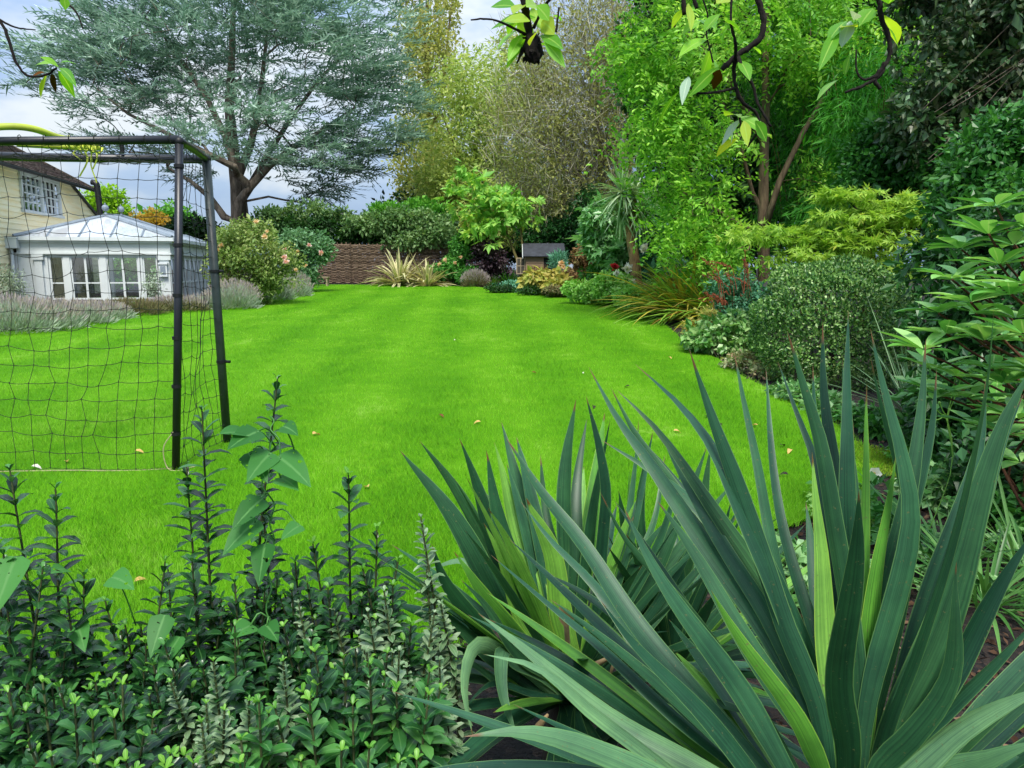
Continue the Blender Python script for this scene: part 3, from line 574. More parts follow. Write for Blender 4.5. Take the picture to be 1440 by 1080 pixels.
# ------------------------------------------------------------------ strap-leaved tufts
def tuft(name, label, cat, b, n, L, W, mats, seed, tilt=(.1, 1.2), droop=.45, r=.08, prof=STRAP, fold=.35, group=None, extra=None, face=None, lv=.2, attr=True, az=None):
    rng = np.random.default_rng(seed); t = thing(name, label, cat, b, group); g = G(); mats = mats if isinstance(mats, list) else [mats]
    a = rng.random(n)*2*pi if az is None else az[0]+rng.normal(size=n)*az[1]; el = tilt[0]+(tilt[1]-tilt[0])*rng.random(n)**.8
    H = np.stack([np.cos(a), np.sin(a), 0*a], -1); D = H*np.sin(el)[:, None]+A(0, 0, 1)*np.cos(el)[:, None]
    P = A(*b)+H*(r*rng.random(n))[:, None]; U = -H*np.cos(el)[:, None]+A(0, 0, 1)*np.sin(el)[:, None]+rng.normal(size=(n, 3))*.15; k = np.exp(rng.normal(size=n)*lv)
    ml = rng.integers(0, len(mats), n)
    for m in range(len(mats)):
        q = ml == m
        if q.any(): V, Fc, at_ = blades(P[q], D[q], U[q], (L*k)[q], W*np.ones(q.sum()), prof, (droop*(.5+rng.random(n)))[q], fold); g.add(V, Fc, m, at_)
    g.build('foliage', mats, t, True, attr)
    if extra: extra(rng, t)
    return t
ARCH = (np.linspace(0, 1, 8), A(.6, .85, 1, 1, .9, .7, .4, .03))
M['phormium'] = leafmat('striped_flax', ['98a06c', 'c0bc8c', 'd8d0a4', '8d9460'], .5, .2, .3, stripes=4, margin=('e0d8a8', [.55, .8]))
tuft('flax_plant', 'cream striped flax clump standing alone against the fence', 'flax plant', gnd(563, 402), 120, 1.75, .12, M['phormium'], 51, (.1, 1.3), .4, .2, ARCH, group='striped flax clumps')
tuft('flax_plant', 'paler cream striped flax clump spilling onto the lawn edge', 'flax plant', gnd(601, 402.5), 110, 1.6, .12, M['phormium'], 52, (.1, 1.35), .45, .2, ARCH, group='striped flax clumps')
# ------------------------------------------------------------------ roses and lavender along the house side
M['rose'] = leafmat('rose_leaves', ['4c6a2a', '6f8d42', '94a860', 'b0b878'], .5, .3, .3, wide=.4); M['rose_blue'] = leafmat('blue_green_rose_leaves', ['3d6a3c', '5c8a58', '7ca67a', '97b98c'], .5, .3, .3, wide=.4)
M['peach'] = leafmat('peach_petals', ['e8cba8', 'f0dcc0', 'e6c0a0'], .6, .4, .2); M['pink'] = leafmat('pink_petals', ['e8a8b0', 'f2c8cc', 'f6dcd8'], .6, .4, .2)
M['lav'] = leafmat('lavender_leaves', ['7f937c', '9cac96', 'b7c4b2'], .7, .2, .2, k=1.1); M['lavf'] = leafmat('lavender_spikes', ['8a7f88', 'a0969c', 'aaa196', '9c9282'], .8, .25, .1, k=1.1)
def bloom(rng, t, P, r, m, name='rose_bloom', n=16, toward=None):
    D = nrm(rng.normal(size=(n, 3))+A(0, -.9, .5)); V = diam(np.repeat(A(*P)[None], n, 0), D, np.cross(D, rng.normal(size=(n, 3))), np.full(n, r)*(.7+.5*rng.random(n)), np.full(n, r*.9)); G().add(*V).build(name, m, t)
def roses(pts, Y, r, m):
    def f(rng, t):
        for p in pts: bloom(rng, t, at(p[0], p[1], Y), r*(.8+.4*rng.random()), M[p[2]] if len(p) > 2 else m)
    return f
b = gnd(340, 432)
leafy('rose_bush', 'big loose rose bush with peach blooms beside the goal', 'rose bush', [E(348, 350, 21.8, 48, 40, 1.), E(330, 375, 21.6, 32, 42, .8), E(385, 375, 22, 35, 35, .8), E(355, 405, 21.8, 30, 20, .7), E(320, 350, 21.8, 20, 25, .5)], 210, 75, (.26, .26, .24), .095, .055, M['rose'], 61, b, M['bark_tan'],
      extra=roses([(312, 346), (306, 352), (376, 326), (373, 334), (400, 362, 'pink'), (403, 368, 'pink'), (416, 380), (360, 312)], 21., .1, M['peach']))
leafy('rose_bush', 'slimmer blue green climbing rose in front of the dark hedge', 'rose bush', [E(425, 352, 28, 32, 26, .7), E(450, 350, 28, 14, 22, .5), E(425, 385, 28, 26, 16, .5), E(405, 340, 28, 12, 18, .4)], 110, 80, (.3, .3, .26), .12, .07, M['rose_blue'], 62, gnd(428, 411),
      extra=roses([(404, 357, 'pink'), (402, 350, 'pink'), (400, 362), (418, 355), (430, 374), (435, 345, 'pink'), (416, 378), (452, 356, 'pink')], 27.3, .12, M['peach']))
def lavender(label, b, w, h, dep, seed, nl=1500, ns=900, mats=('lav', 'lavf'), name='lavender', cat='lavender', grp='lavender clumps along the house border'):
    rng = np.random.default_rng(seed); t = thing(name, label, cat, b, grp); q = nrm(rng.normal(size=(nl, 3))); q[:, 2] = np.abs(q[:, 2]); r_ = A(w, dep, h*.62)
    P = A(*b)+q*r_*(.55+.45*rng.random((nl, 1))); D = q+A(0, 0, .6)+rng.normal(size=P.shape)*.3; G().add(*diam(P, D, rng.normal(size=P.shape), .15+.1*rng.random(nl), .022+0*P[:, 0])).build('foliage', M[mats[0]], t)
    q = nrm(rng.normal(size=(ns, 3))); q[:, 2] = np.abs(q[:, 2])+.15; P = A(*b)+q*r_*.8; D = nrm(q*A(.6, .6, 1)+A(0, 0, .7)+rng.normal(size=P.shape)*.22); Ls = h*.5*(.6+.5*rng.random(ns)); g = G()
    g.add(*diam(P, D, rng.normal(size=P.shape), Ls, .007+0*Ls), mi=0); g.add(*diam(P+D*(Ls*.78)[:, None], D, rng.normal(size=P.shape), .1+.05*rng.random(ns), .022+0*Ls), mi=1); g.build('flower_spike', [M[mats[0]], M[mats[1]]], t); return t
for k, (px, py, w, h, lab) in enumerate([(-25, 474, 1.1, .78, 'grey lavender clump cut by the edge of the photo, by the brick wall'), (25, 468, 1.0, .64, 'grey lavender mound below the white brick wall'), (75, 460, 1., .52, 'dusky lavender mound below the blind filled window'),
        (118, 453, .8, .42, 'small lavender mound below the conservatory double window'), (375, 425, .75, .95, 'pale lilac lavender mound at the foot of the roses'), (405, 419, .65, .9, 'smaller lavender mound at the lawn edge beyond the rose bush'), (320, 437, .7, .8, 'grey lavender tangled under the big rose bush')]):
    b = gnd(px, py)+A(-.1, .7, 0); lavender(lab, b, w, h, .7, 70+k)
M['brownplant'] = leafmat('browned_leaves', ['6a6244', '867a5a', '7c7e56', '5c5a42'], .8, .2, .1)
lavender('tan dried flowering clump below the conservatory windows', gnd(165, 446)+A(0, .6, 0), .9, .4, .6, 80, 900, 700, ('brownplant', 'brownplant'), 'dried_plant', 'plant', None)
lavender('brown purple low clump below the wall lantern', gnd(232, 441)+A(0, .6, 0), .9, .4, .6, 81, 900, 700, ('brownplant', 'lavf'), 'catmint', 'plant', None)
lavender('grey green low clump under the side windows of the conservatory', gnd(275, 437)+A(0, .6, 0), .8, .4, .6, 82, 900, 300, ('lav', 'lavf'), 'catmint', 'plant', None)
leafy('leafy_plant', 'low bright green plant by the conservatory door', 'plant', [E(190, 436, 21.5, 16, 8, .3)], 24, 40, (.15, .15, .12), .12, .08, M['mid'], 83, gnd(190, 443))
leafy('olive_bush', 'slim grey green olive bush in front of the white brick wall', 'bush', [E(12, 395, 18.5, 14, 20, .25), E(27, 405, 18.5, 10, 12, .2), E(8, 415, 18.5, 14, 14, .2)], 60, 30, (.2, .2, .2), .07, .022, leafmat('olive_leaves', ['6f8468', '93a58a', 'b0bda4'], .6, .2, .2), 84, gnd(16, 462)+A(0, 2, 0))
leafy('leafy_plant', 'thin plant with pale foliage beneath the wall lantern', 'plant', [E(218, 405, 20.8, 12, 22, .2)], 22, 30, (.18, .18, .18), .07, .03, M['lav'], 85, gnd(218, 443))
# ------------------------------------------------------------------ playhouse and the far end of the right-hand border
M['felt'] = plain('roof_felt', '3a3d44', .9, .3, 5); M['shedwood'] = plain('brown_boards', '8a745c', .8, .2, 4, st=(.4, 4, 8)); M['black'] = plain('dark_inside', '0c0c0c', .9, .1, 3)
YP = 32.; X0, X1 = (739-720)/FP*YP, (788-720)/FP*YP; zg = float(gz(YP)); ze, zr = CH+(378-361)/FP*YP, CH+(378-344)/FP*(YP+.8)
ph = thing('playhouse', 'brown wooden playhouse with dark felt roof among the border plants', 'playhouse', ((X0+X1)/2, YP+.8, zg))
g = G()
for k in range(9): z0 = zg+k*(ze-zg)/9; box(g, (X0, YP-.012*(k % 2), z0), (X1, YP+.02, z0+(ze-zg)/9))
box(g, (X0, YP+.02, zg), (X0+.03, YP+1.6, ze)); box(g, (X1-.03, YP+.02, zg), (X1, YP+1.6, ze)); g.add([(X0+.015, YP, ze), (X0+.015, YP+1.6, ze), (X0+.015, YP+.8, zr-.05)], [(0, 1, 2)]); g.build('wall', M['shedwood'], ph)
g = G(); a = A(X0-.12, YP-.18, ze-.03); b = A(X0-.12, YP+.8, zr); n_ = nrm(A(0, -(b-a)[2], (b-a)[1])); u_ = nrm(b-a); ln = np.linalg.norm(b-a)
for k in range(3): box(g, (0, k*ln/3, .006*(2-k)), (X1-X0+.3, (k+1)*ln/3+.03*(k < 2), .03+.006*(2-k)), a, A(1, 0, 0), u_, n_)
a2 = A(X0-.12, YP+1.78, ze-.03); box(g, (0, 0, 0), (X1-X0+.3, ln, .03), a2, A(1, 0, 0), nrm(b-a2), A(0, -n_[1], n_[2])); g.build('roof', M['felt'], ph)
g = G(); box(g, (0, -.02, -.08), (.035, ln, .0), a-A(.03, 0, 0), A(1, 0, 0), u_, n_); g.build('bargeboard', M['white'], ph)
g = G(); xa = (764-720)/FP*YP; box(g, (xa, YP-.02, zg), (xa+.62, YP-.014, ze-.06)); g.build('doorway', M['black'], ph)
g = G(); xa, xb = (726-720)/FP*YP, X0-.02; box(g, (xa, YP+.1, zg+.55), (xa+.04, YP+.13, ze-.05)); box(g, (xb-.04, YP+.1, zg+.55), (xb, YP+.13, ze-.05))
for k in range(3): z0 = zg+.55+k*(ze-.09-zg-.55)/2; box(g, (xa+.04, YP+.1, z0), (xb-.04, YP+.128, z0+.04))
box(g, ((xa+xb)/2-.015, YP+.102, zg+.55), ((xa+xb)/2+.015, YP+.125, ze-.05)); wi = g.build('window', M['greywood'], ph)
g = G(); box(g, (xa+.03, YP+.112, zg+.57), (xb-.03, YP+.116, ze-.07)); o = g.build('pane', M['dim'], ph); o.parent = wi
M['figleaf'] = leafmat('big_lobed_leaves', ['5c9a3a', '80bc4c', '9ed066', 'c4d44c'], .5, .4, .3, wide=.3)
b = gnd(737, 402)
def lobed(rng, P, D, U, L, W):    # hand-shaped leaf: five pointed lobes from one stalk
    D = nrm(D); S = nrm(np.cross(D, U)); out = []
    for a, l in ((0, 1), (.65, .82), (-.65, .82), (1.35, .55), (-1.35, .55)): out.append(diam(P, D*cos(a)+S*sin(a), U, L*l, W*.5*(l**.4)))
    return out
def lobed_leaves(n, rad, L, W, **kw):
    def f(rng, g, T, base):
        for V, Fc in lobed(rng, *cloud(rng, T, n, rad, L, W, **kw)): g.add(V, Fc)
    return f
tree('fig_tree', 'small slanting tree with large bright lobed leaves before the playhouse', 'tree', [([b, at(728, 368, b[1]), at(722, 352, b[1]), at(712, 325, b[1])], .09, .04), ([b, at(736, 360, b[1]), at(732, 320, b[1]), at(728, 285, b[1])], .07, .03)],
     [E(652, 285, b[1], 36, 40, 1), E(690, 310, b[1], 34, 32, 1.), E(660, 248, b[1], 24, 16, .8), E(715, 290, b[1], 32, 34, .8), E(738, 300, b[1], 14, 18, .5)], 44, lobed_leaves(12, (.5, .5, .35), .36, .3, droop=.6), M['figleaf'], M['bark_olive'], 101, sk=dict(step=.5, rt=.008))
M['purple'] = leafmat('purple_leaves', ['241a22', '3a2a34', '4c3a42', '33402c'], .5, .2, .35, wide=.3)
M['greenA'] = leafmat('green_shrub_leaves', ['23541c', '3a7a2a', '5a9a3c', '76b250'], .5, .3, .35, wide=.4); M['greenB'] = leafmat('blue_green_leaves', ['1f4c2c', '35704a', '55906a', '7fb294'], .45, .25, .4, wide=.4)
M['lightg'] = leafmat('light_green_leaves', ['5c9a30', '7cb848', '9ccc68', 'b4d888'], .5, .3, .3, wide=.4)
leafy('purple_shrub', 'dark purple leaved shrub left of the playhouse window', 'shrub', [E(690, 358, 32.8, 22, 20, .6), E(680, 374, 32.8, 18, 12, .5), E(704, 374, 32.8, 14, 12, .4)], 56, 64, (.3, .3, .25), .13, .09, M['purple'], 102, gnd(692, 401.5))
leafy('shrub', 'mid green rounded shrub between purple bush and wattle fence', 'shrub', [E(650, 358, 33.5, 18, 24, .7), E(640, 375, 33.5, 20, 16, .6), E(660, 340, 33.5, 14, 14, .5)], 80, 75, (.3, .3, .25), .13, .08, M['greenA'], 103, gnd(648, 401.5))
leafy('hydrangea_bush', 'low green bush dotted with faded peach blooms by the striped flax', 'bush', [E(632, 382, 33.2, 24, 14, .6), E(660, 388, 32.5, 20, 9, .5)], 50, 70, (.26, .26, .2), .13, .09, M['greenA'], 104, gnd(635, 403), extra=roses([(626, 366), (640, 370), (618, 372), (648, 362)], 32.6, .12, M['peach']))
lavender('mauve brown heather mound on the corner of the far lawn edge', gnd(668, 404)+A(0, .3, 0), .55, .75, .4, 105, 900, 900, ('brownplant', 'lavf'), 'heather', 'heather', None)
tuft('grass_clump', 'upright mid green grassy clump before the playhouse', 'grass clump', gnd(716, 402), 150, .95, .035, M['greenA'], 106, (.05, .8), .3, .35, group='grassy clumps in the border')
tuft('grass_clump', 'fine green grassy clump between heather and purple bush', 'grass clump', gnd(690, 402), 120, .75, .03, M['lightg'], 107, (.05, 1.0), .35, .3, group='grassy clumps in the border')
M['yellow'] = leafmat('yellow_hosta_leaves', ['86963c', 'a2ac50', 'bcae58', '9c9048'], .5, .3, .3); M['rust'] = leafmat('rusty_seed_heads', ['5e4a30', '7a6040', '947450', '6e6a40'], .8, .2, .1); M['teal'] = leafmat('teal_leaves', ['3c7a58', '5c9a78', '7ab494'], .5, .2, .3)
leafy('low_plant', 'low teal ground cover at the lawn edge under the grassy clump', 'plant', [E(722, 404, 28, 26, 6, .4)], 40, 50, (.22, .2, .12), .09, .06, M['teal'], 108, gnd(722, 409))
leafy('low_plant', 'dark clipped edging plant along the lawn before the yellow hosta', 'plant', [E(745, 408, 26, 22, 4, .3), E(705, 405, 27.5, 20, 4, .3)], 40, 50, (.2, .2, .1), .07, .05, M['hedge'], 109, gnd(735, 411))
leafy('hosta', 'yellowing hosta clump in front of the playhouse door', 'hosta', [E(768, 393, 26.5, 28, 13, .6), E(788, 400, 25.5, 18, 6, .4)], 60, 26, (.26, .26, .16), .22, .13, M['yellow'], 110, gnd(770, 409), droop=.7)
leafy('sedum', 'flat brown pink sedum patch at the lawn edge by the hosta', 'plant', [E(782, 408, 25, 22, 4, .35)], 34, 50, (.2, .2, .1), .07, .05, M['brownplant'], 111, gnd(785, 412))
leafy('astilbe', 'rusty seed headed astilbe between hosta and playhouse wall', 'plant', [E(756, 388, 29, 18, 6, .5), E(790, 392, 27.5, 14, 5, .4)], 36, 60, (.22, .22, .24), .11, .04, M['rust'], 112, gnd(760, 404), droop=-.6)
leafy('leafy_plant', 'blue green spiky plant beneath the playhouse eaves', 'plant', [E(785, 370, 30.5, 7, 9, .3)], 14, 60, (.24, .2, .3), .22, .03, M['teal'], 113, gnd(783, 402), droop=-.5)
leafy('hydrangea_bush', 'browned hydrangea bush beside the palm trunk', 'bush', [E(824, 366, 26.5, 16, 16, .6), E(818, 388, 26.5, 18, 10, .5)], 70, 60, (.24, .24, .2), .12, .08, M['rust'], 114, gnd(820, 408), extra=roses([(790, 370), (788, 374), (792, 376)], 26, .13, M['peach']))
leafy('geranium_plant', 'light green leafy mound spreading onto the lawn left of the crocosmia', 'plant', [E(832, 407, 22, 34, 13, .7), E(866, 404, 21, 30, 20, .7), E(890, 418, 19.5, 26, 13, .5)], 120, 55, (.2, .2, .14), .1, .08, M['lightg'], 115, gnd(850, 424), droop=.5)
leafy('leafy_plant', 'dark green leafy plant beneath the browned hydrangea', 'plant', [E(842, 385, 24, 20, 12, .5), E(870, 372, 23.5, 18, 14, .5)], 50, 60, (.22, .22, .18), .14, .07, M['greenA'], 116, gnd(850, 418))
dh = thing('dahlia', 'single red dahlia bloom beside the crocosmia', 'flower', gnd(866, 425))
g = G(); tube(g, [gnd(866, 425), at(864, 376, 20.2)], .008, 5); g.build('stem', M['greenA'], dh); M['red'] = leafmat('red_petals', ['c02030', 'd83848', '9a1424'], .5, .3, .3); bloom(np.random.default_rng(2), dh, at(864, 375, 20.2), .13, M['red'], 'bloom', 40); bloom(np.random.default_rng(3), dh, at(866, 376, 20.3), .1, M['red'], 'bloom', 30)
M['petal'] = leafmat('white_petals', ['e8e8ea', 'f4f2f0', 'dcdce0'], .5, .35, .3)
wf = thing('white_flower', 'small white bloom below the red dahlia', 'flower', gnd(868, 428)); bloom(np.random.default_rng(4), wf, at(867, 384, 19.8), .1, M['petal'], 'bloom', 30); g = G(); tube(g, [gnd(868, 428), at(867, 385, 19.8)], .008, 5); g.build('stem', M['greenA'], wf)
M['fatsia'] = leafmat('fatsia_leaves', ['3c7a34', '5a9a4c', '86ba78', 'a8cc9c'], .35, .25, .5, wide=.3)
tree('fatsia', 'pale green fatsia with hand shaped leaves left of the palm trunk', 'shrub', [(px_line([(858, 400), (858, 350), (845, 310)], 23.5), .05, .02), (px_line([(860, 400), (868, 340), (862, 300)], 23.5), .05, .02)],
     [E(842, 308, 23.5, 16, 22, .7), E(850, 335, 23.5, 26, 24, .7), E(866, 360, 23.2, 22, 18, .6), E(838, 335, 23.5, 10, 20, .5)], 90, lobed_leaves(14, (.36, .36, .26), .3, .2, droop=.5), M['fatsia'], M['bark_tan'], 117, sk=dict(step=.4, rt=.008))
tree('fatsia', 'darker fatsia with a white flower head behind the palm trunk', 'shrub', [(px_line([(915, 400), (912, 350), (905, 310)], 21.6), .05, .02)],
     [E(908, 300, 22, 18, 16, .6), E(922, 345, 22, 22, 26, .6), E(934, 375, 21.6, 22, 20, .5)], 66, lobed_leaves(14, (.34, .34, .26), .28, .2, droop=.5), M['greenB'], M['bark_tan'], 118, sk=dict(step=.4, rt=.008),
     extra=lambda rng, t: [bloom(rng, t, at(p, q, 20.6), .17, M['petal'], 'flower_head', 30) for p, q in ((905, 350), (882, 378), (888, 398))])
# cordyline palm
pb = gnd(898, 412); pb = A((898-720)/FP*21, 21, float(gz(21)))
cp = thing('cordyline_palm', 'cordyline palm with tan trunk and spiky green heads', 'palm', pb)
g = G(); rr = np.random.default_rng(9); tp = px_line([(898, 412), (893, 370), (887, 335), (884, 318)], 21); tp[0] = pb; tr_ = smooth_line(tp, 26); tube(g, tr_+rr.normal(size=tr_.shape)*.008, np.linspace(.16, .11, 26)+rr.random(26)*.012, 10)
heads = [(876, 272, 1.), (893, 276, .5), (900, 298, .5), (872, 300, .3)]
for px, py, s in heads: tube(g, smooth_line([tr_[-1], at((px+884)/2+2, (py+318)/2, 21), at(px, py, 21)], 8), np.linspace(.09, .05, 8)*(.6+.4*s), 7)
g.build('trunk', M['palm_bark'], cp, True); M['palm'] = leafmat('palm_leaves', ['5c8a4c', '7ca868', 'a4c48c', 'c4d8ac'], .4, .2, .4)
for px, py, s in heads:
    n = int(110*s)+20; D = nrm(rr.normal(size=(n, 3))+A(-.15, -.1, .25)); V, Fc, a_ = blades(np.repeat(at(px, py, 21)[None], n, 0), D, A(0, 0, 1)+rr.normal(size=(n, 3))*.2, (1.1*(.7+.3*s))*(.8+.3*rr.random(n)), .06, ARCH, .3*rr.random(n)+.1, .25); G().add(V, Fc, 0, a_).build('leaf_head', M['palm'], cp, True)
# ------------------------------------------------------------------ crocosmia and its neighbours
M['croc'] = [leafmat('sword_leaves', ['5c9030', '80b03c', 'a0c850'], .45, .3, .35), leafmat('yellowing_sword_leaves', ['a0a030', 'b8a838', 'c8b850'], .5, .35, .3), leafmat('rusty_sword_leaves', ['b08040', 'a88448', '9a8848'], .6, .25, .2)]; M['croc'] = [M['croc'][0]]*4+[M['croc'][1]]*2+[M['croc'][2]]
M['redseed'] = leafmat('red_seed_stems', ['7a3c28', '94503a', 'a0583c', '80583a'], .6, .2, .3)
def seeds(pts, Y, n=22, L=.28):
    def f(rng, t):
        for p in pts:
            g = G(); P = at(p[0], p[1], Y); D = nrm(A(-.6, 0, .5)+rng.normal(size=3)*.3); k = np.linspace(0, 1, n); C = P+D*(k*L)[:, None]; dd = nrm(rng.normal(size=(n, 3))*.7+D+A(0, 0, .4)); g.add(*diam(C, dd, rng.normal(size=(n, 3)), np.full(n, .055), np.full(n, .018))); tube(g, [P-A(0, 0, .35)-D*.1, P, P+D*L], [.006, .005, .003], 4); g.build('seed_spray', M['redseed'], t)
    return f
for k, (px, py, n, az, lab) in enumerate([(958, 452, 150, 3.3, 'arching rusty tipped crocosmia clump sweeping over the lawn edge'), (985, 446, 150, 2.9, 'upright yellow green crocosmia clump in the middle of the drift'), (1010, 458, 120, 3.3, 'low rusty crocosmia clump beside the red seed stems'), (945, 432, 120, 2.6, 'green crocosmia clump nearest the palm trunk')]):
    b = gnd(px, py); tuft('crocosmia', lab, 'crocosmia', b+A(.25, .3, 0), int(n*1.35), 1.95, .066, M['croc'], 120+k, (.1, 1.25), .42, .3, ARCH, .3, 'crocosmia clumps', az=(az, .75))
leafy('seed_plant', 'red seed headed plant between crocosmia and the clipped ball', 'plant', [E(1030, 410, 13.5, 36, 26, .5), E(1052, 430, 13., 30, 30, .5), E(1020, 440, 13., 24, 16, .4)], 90, 55, (.16, .16, .14), .075, .035, M['greenB'], 126, gnd(1035, 482), extra=seeds([(1000+rr.integers(0, 62), 370+rr.integers(0, 72)) for _ in range(26)], 12.9))
leafy('epimedium', 'broad pale green leafed clump at the lawn edge below the crocosmia', 'plant', [E(1000, 468, 11.8, 32, 20, .4), E(1035, 472, 11.4, 36, 26, .5), E(985, 480, 11.6, 18, 12, .3)], 90, 42, (.14, .14, .1), .1, .07, leafmat('epimedium_leaves', ['3a6e28', '5c9440', '84b060', 'aac888'], .4, .25, .45), 127, gnd(1010, 503), droop=.6)
leafy('leafy_plant', 'yellow green young shoots at the tip of the crocosmia drift', 'plant', [E(972, 464, 12.4, 12, 12, .2), E(996, 446, 12.4, 16, 12, .2)], 22, 36, (.1, .1, .1), .07, .03, M['yellow'], 128, gnd(975, 482))
leafy('low_plant', 'small pink cream variegated plant under the clipped ball', 'plant', [E(1048, 512, 10, 26, 15, .3), E(1072, 530, 9.4, 20, 14, .25)], 60, 42, (.1, .1, .08), .055, .035, leafmat('cream_pink_leaves', ['5c7a3c', '98a868', 'c8c898', 'b88c70'], .45, .25, .4), 129, gnd(1055, 535))
# clipped variegated ball
YB = 9.3; bc = at(1172, 469, YB); bb = A(bc[0], YB, float(gz(YB))); M['vari'] = leafmat('cream_edged_leaves', ['1f481c', '3a6c2a', '84b058', 'd2e4a8'], .4, .25, .5, pos=[0, .4, .75, 1], wide=.2)
rng = np.random.default_rng(130); bush = thing('clipped_bush', 'round clipped bush with small cream edged leaves at the lawn edge', 'bush', bb)
n = 30000; q = nrm(rng.normal(size=(n, 3))); q[:, 2] = np.where(q[:, 2] < -.72, -q[:, 2], q[:, 2]); nz = 1+.05*np.sin(q[:, 0]*5+1)*np.sin(q[:, 2]*6)+.05*np.sin(q[:, 0]*11+q[:, 1]*7)+.05*np.sin(q[:, 2]*13+q[:, 0]*3)
P = bc+q*A(1.02, 1.0, .93)*(nz*(1-.2*rng.random(n)**1.6))[:, None]; D = q*.5+rng.normal(size=(n, 3))*.6+A(0, 0, .25); V = diam(P, D, q+rng.normal(size=(n, 3))*.5, .05*(.6+.6*rng.random(n)), .03*(.7+.5*rng.random(n)), .2); G().add(*V).build('foliage', M['vari'], bush)
T = bc+nrm(rng.normal(size=(90, 3)))*A(.8, .8, .7); skeleton(rng, [([bb, bb+A(0, 0, .35)], .05, .04)], T[T[:, 2] > bb[2]+.3], step=.2, rt=.005).build('stem', M['bark_black'], bush, True)
# ------------------------------------------------------------------ bright pinnate tree, bamboo, acer
M['robinia'] = leafmat('bright_leaflets', ['356e1e', '5c982c', '8cc044', 'c0e070'], .42, .4, .3, k=1.2, wide=.45)
def pin_leaves(n, rad, RL, k, L, W, **kw):
    def f(rng, g, T, base):
        P, D, U, l, w = cloud(rng, T, n, rad, RL, 0, **kw); g.add(*diam(*pinnate(rng, P, D, U, l, k, L, W)))
    return f
YR = 16.5
tree('robinia_tree', 'tall bright green tree with feathery leaflets and a tan trunk', 'tree',
     [(px_line([(1074, 395), (1073, 310), (1074, 230), (1077, 150), (1076, 60), (1080, -40)], YR), .14, .05), (px_line([(1076, 320), (1096, 255), (1130, 185), (1180, 100), (1212, 52)], YR-.4), .075, .03),
      (px_line([(1074, 300), (1058, 270), (1040, 200), (1010, 130)], YR), .06, .03), (px_line([(1074, 200), (1030, 120), (980, 60), (940, 30)], YR), .07, .03), (px_line([(1073, 330), (1040, 315), (1000, 290), (960, 270)], YR-.3), .05, .02)],
     [E(965, 55, YR, 82, 62, 1.6), E(925, 150, YR, 48, 58, 1.2), E(980, 190, YR, 72, 70, 1.5), E(955, 255, YR, 60, 38, 1.2), E(1000, 295, YR-.5, 50, 44, 1.2), E(960, 330, YR-.3, 46, 32, .9), E(1100, 40, YR, 90, 70, 1.6), 
      E(1185, 235, YR, 45, 36, .8), E(1235, 55, YR, 70, 60, 1.3), E(1060, -50, YR, 170, 55, 2), E(900, 80, YR, 34, 40, .8), E(1010, 350, YR-.5, 50, 30, .8)],
     330, pin_leaves(9, (.42, .42, .3), .48, 6, .125, .058, droop=.55, out=.8), M['robinia'], M['bark_tan'], 140, sk=dict(step=.5, rt=.006, lift=.2, wob=.1))
M['bamboo'] = leafmat('bamboo_leaves', ['1f5a1c', '34801f', '4f9a30', '6cb044'], .45, .35, .3, wide=.5)
def bamboo(name, label, cx, Y, envs, nc, seed, grp):
    rng = np.random.default_rng(seed); b = ground_at(cx, Y); t = thing(name, label, 'bamboo', b, grp); T, _ = in_env(rng, envs, 210); P, D, U, L, W = cloud(rng, T, 55, (.45, .4, .4), .2, .026, droop=.9, spread=.8); G().add(*diam(P, D, U, L, W)).build('foliage', M['bamboo'], t)
    g = G()
    for k in range(nc): e = T[rng.integers(len(T))]; tube(g, smooth_line([b+A(rng.normal()*.4, rng.normal()*.25, 0), (b*.4+e*.6)+A(0, 0, .5), e], 10), np.linspace(.018, .006, 10), 5)
    g.build('cane', M['bark_olive'], t)
bamboo('bamboo', 'dense bamboo filling the shade behind the bright tree trunk', 1120, 17.8, [E(1110, 110, 17.8, 60, 90, .8), E(1150, 250, 17.8, 70, 70, .9), E(1120, 320, 17.8, 60, 50, .7)], 26, 141, 'bamboo thickets')
bamboo('bamboo', 'taller bamboo with pale shoots next to the ivy bank', 1220, 14.5, [E(1215, 150, 14.5, 55, 90, .7), E(1250, 240, 14.5, 55, 50, .8), E(1195, 300, 14.5, 60, 40, .7)], 24, 142, 'bamboo thickets')
M['acer'] = leafmat('acer_leaves', ['6c9c34', '8ab442', 'aac854', 'ccbc58'], .45, .42, .25, pos=[0, .35, .85, 1.], wide=.4)
YA = 11.
def acer_leaves(rng, g, T, base):
    P, D, U, L, W = cloud(rng, T, 24, (.26, .24, .05), .12, .085, droop=.35, flat=1.3, out=.8)
    for V, Fc in lobed(rng, P, D, U, L, W*.62): g.add(V, Fc)
tree('acer', 'yellow green layered acer arching over the clipped ball', 'tree', [(px_line([(1265, 430), (1262, 390), (1272, 350), (1285, 310)], YA), .045, .02), (px_line([(1262, 400), (1225, 360), (1180, 335), (1120, 335)], YA), .035, .012), (px_line([(1268, 370), (1240, 320), (1200, 290)], YA), .03, .012)],
     [E(1062, 328, YA, 40, 9, .5), E(1105, 342, YA, 50, 12, .6), E(1150, 330, YA, 45, 12, .6), E(1130, 362, YA-.3, 60, 12, .5), E(1190, 275, YA, 38, 8, .5), E(1180, 310, YA, 55, 12, .7), E(1240, 300, YA, 60, 14, .7), E(1300, 285, YA, 55, 12, .6), E(1230, 340, YA-.2, 70, 20, .7), E(1285, 320, YA, 50, 18, .6), E(1200, 370, YA-.4, 60, 14, .5), E(1255, 378, YA-.2, 40, 18, .4)],
     165, acer_leaves, M['acer'], M['bark_black'], 143, sk=dict(step=.25, rt=.004, lift=.15))
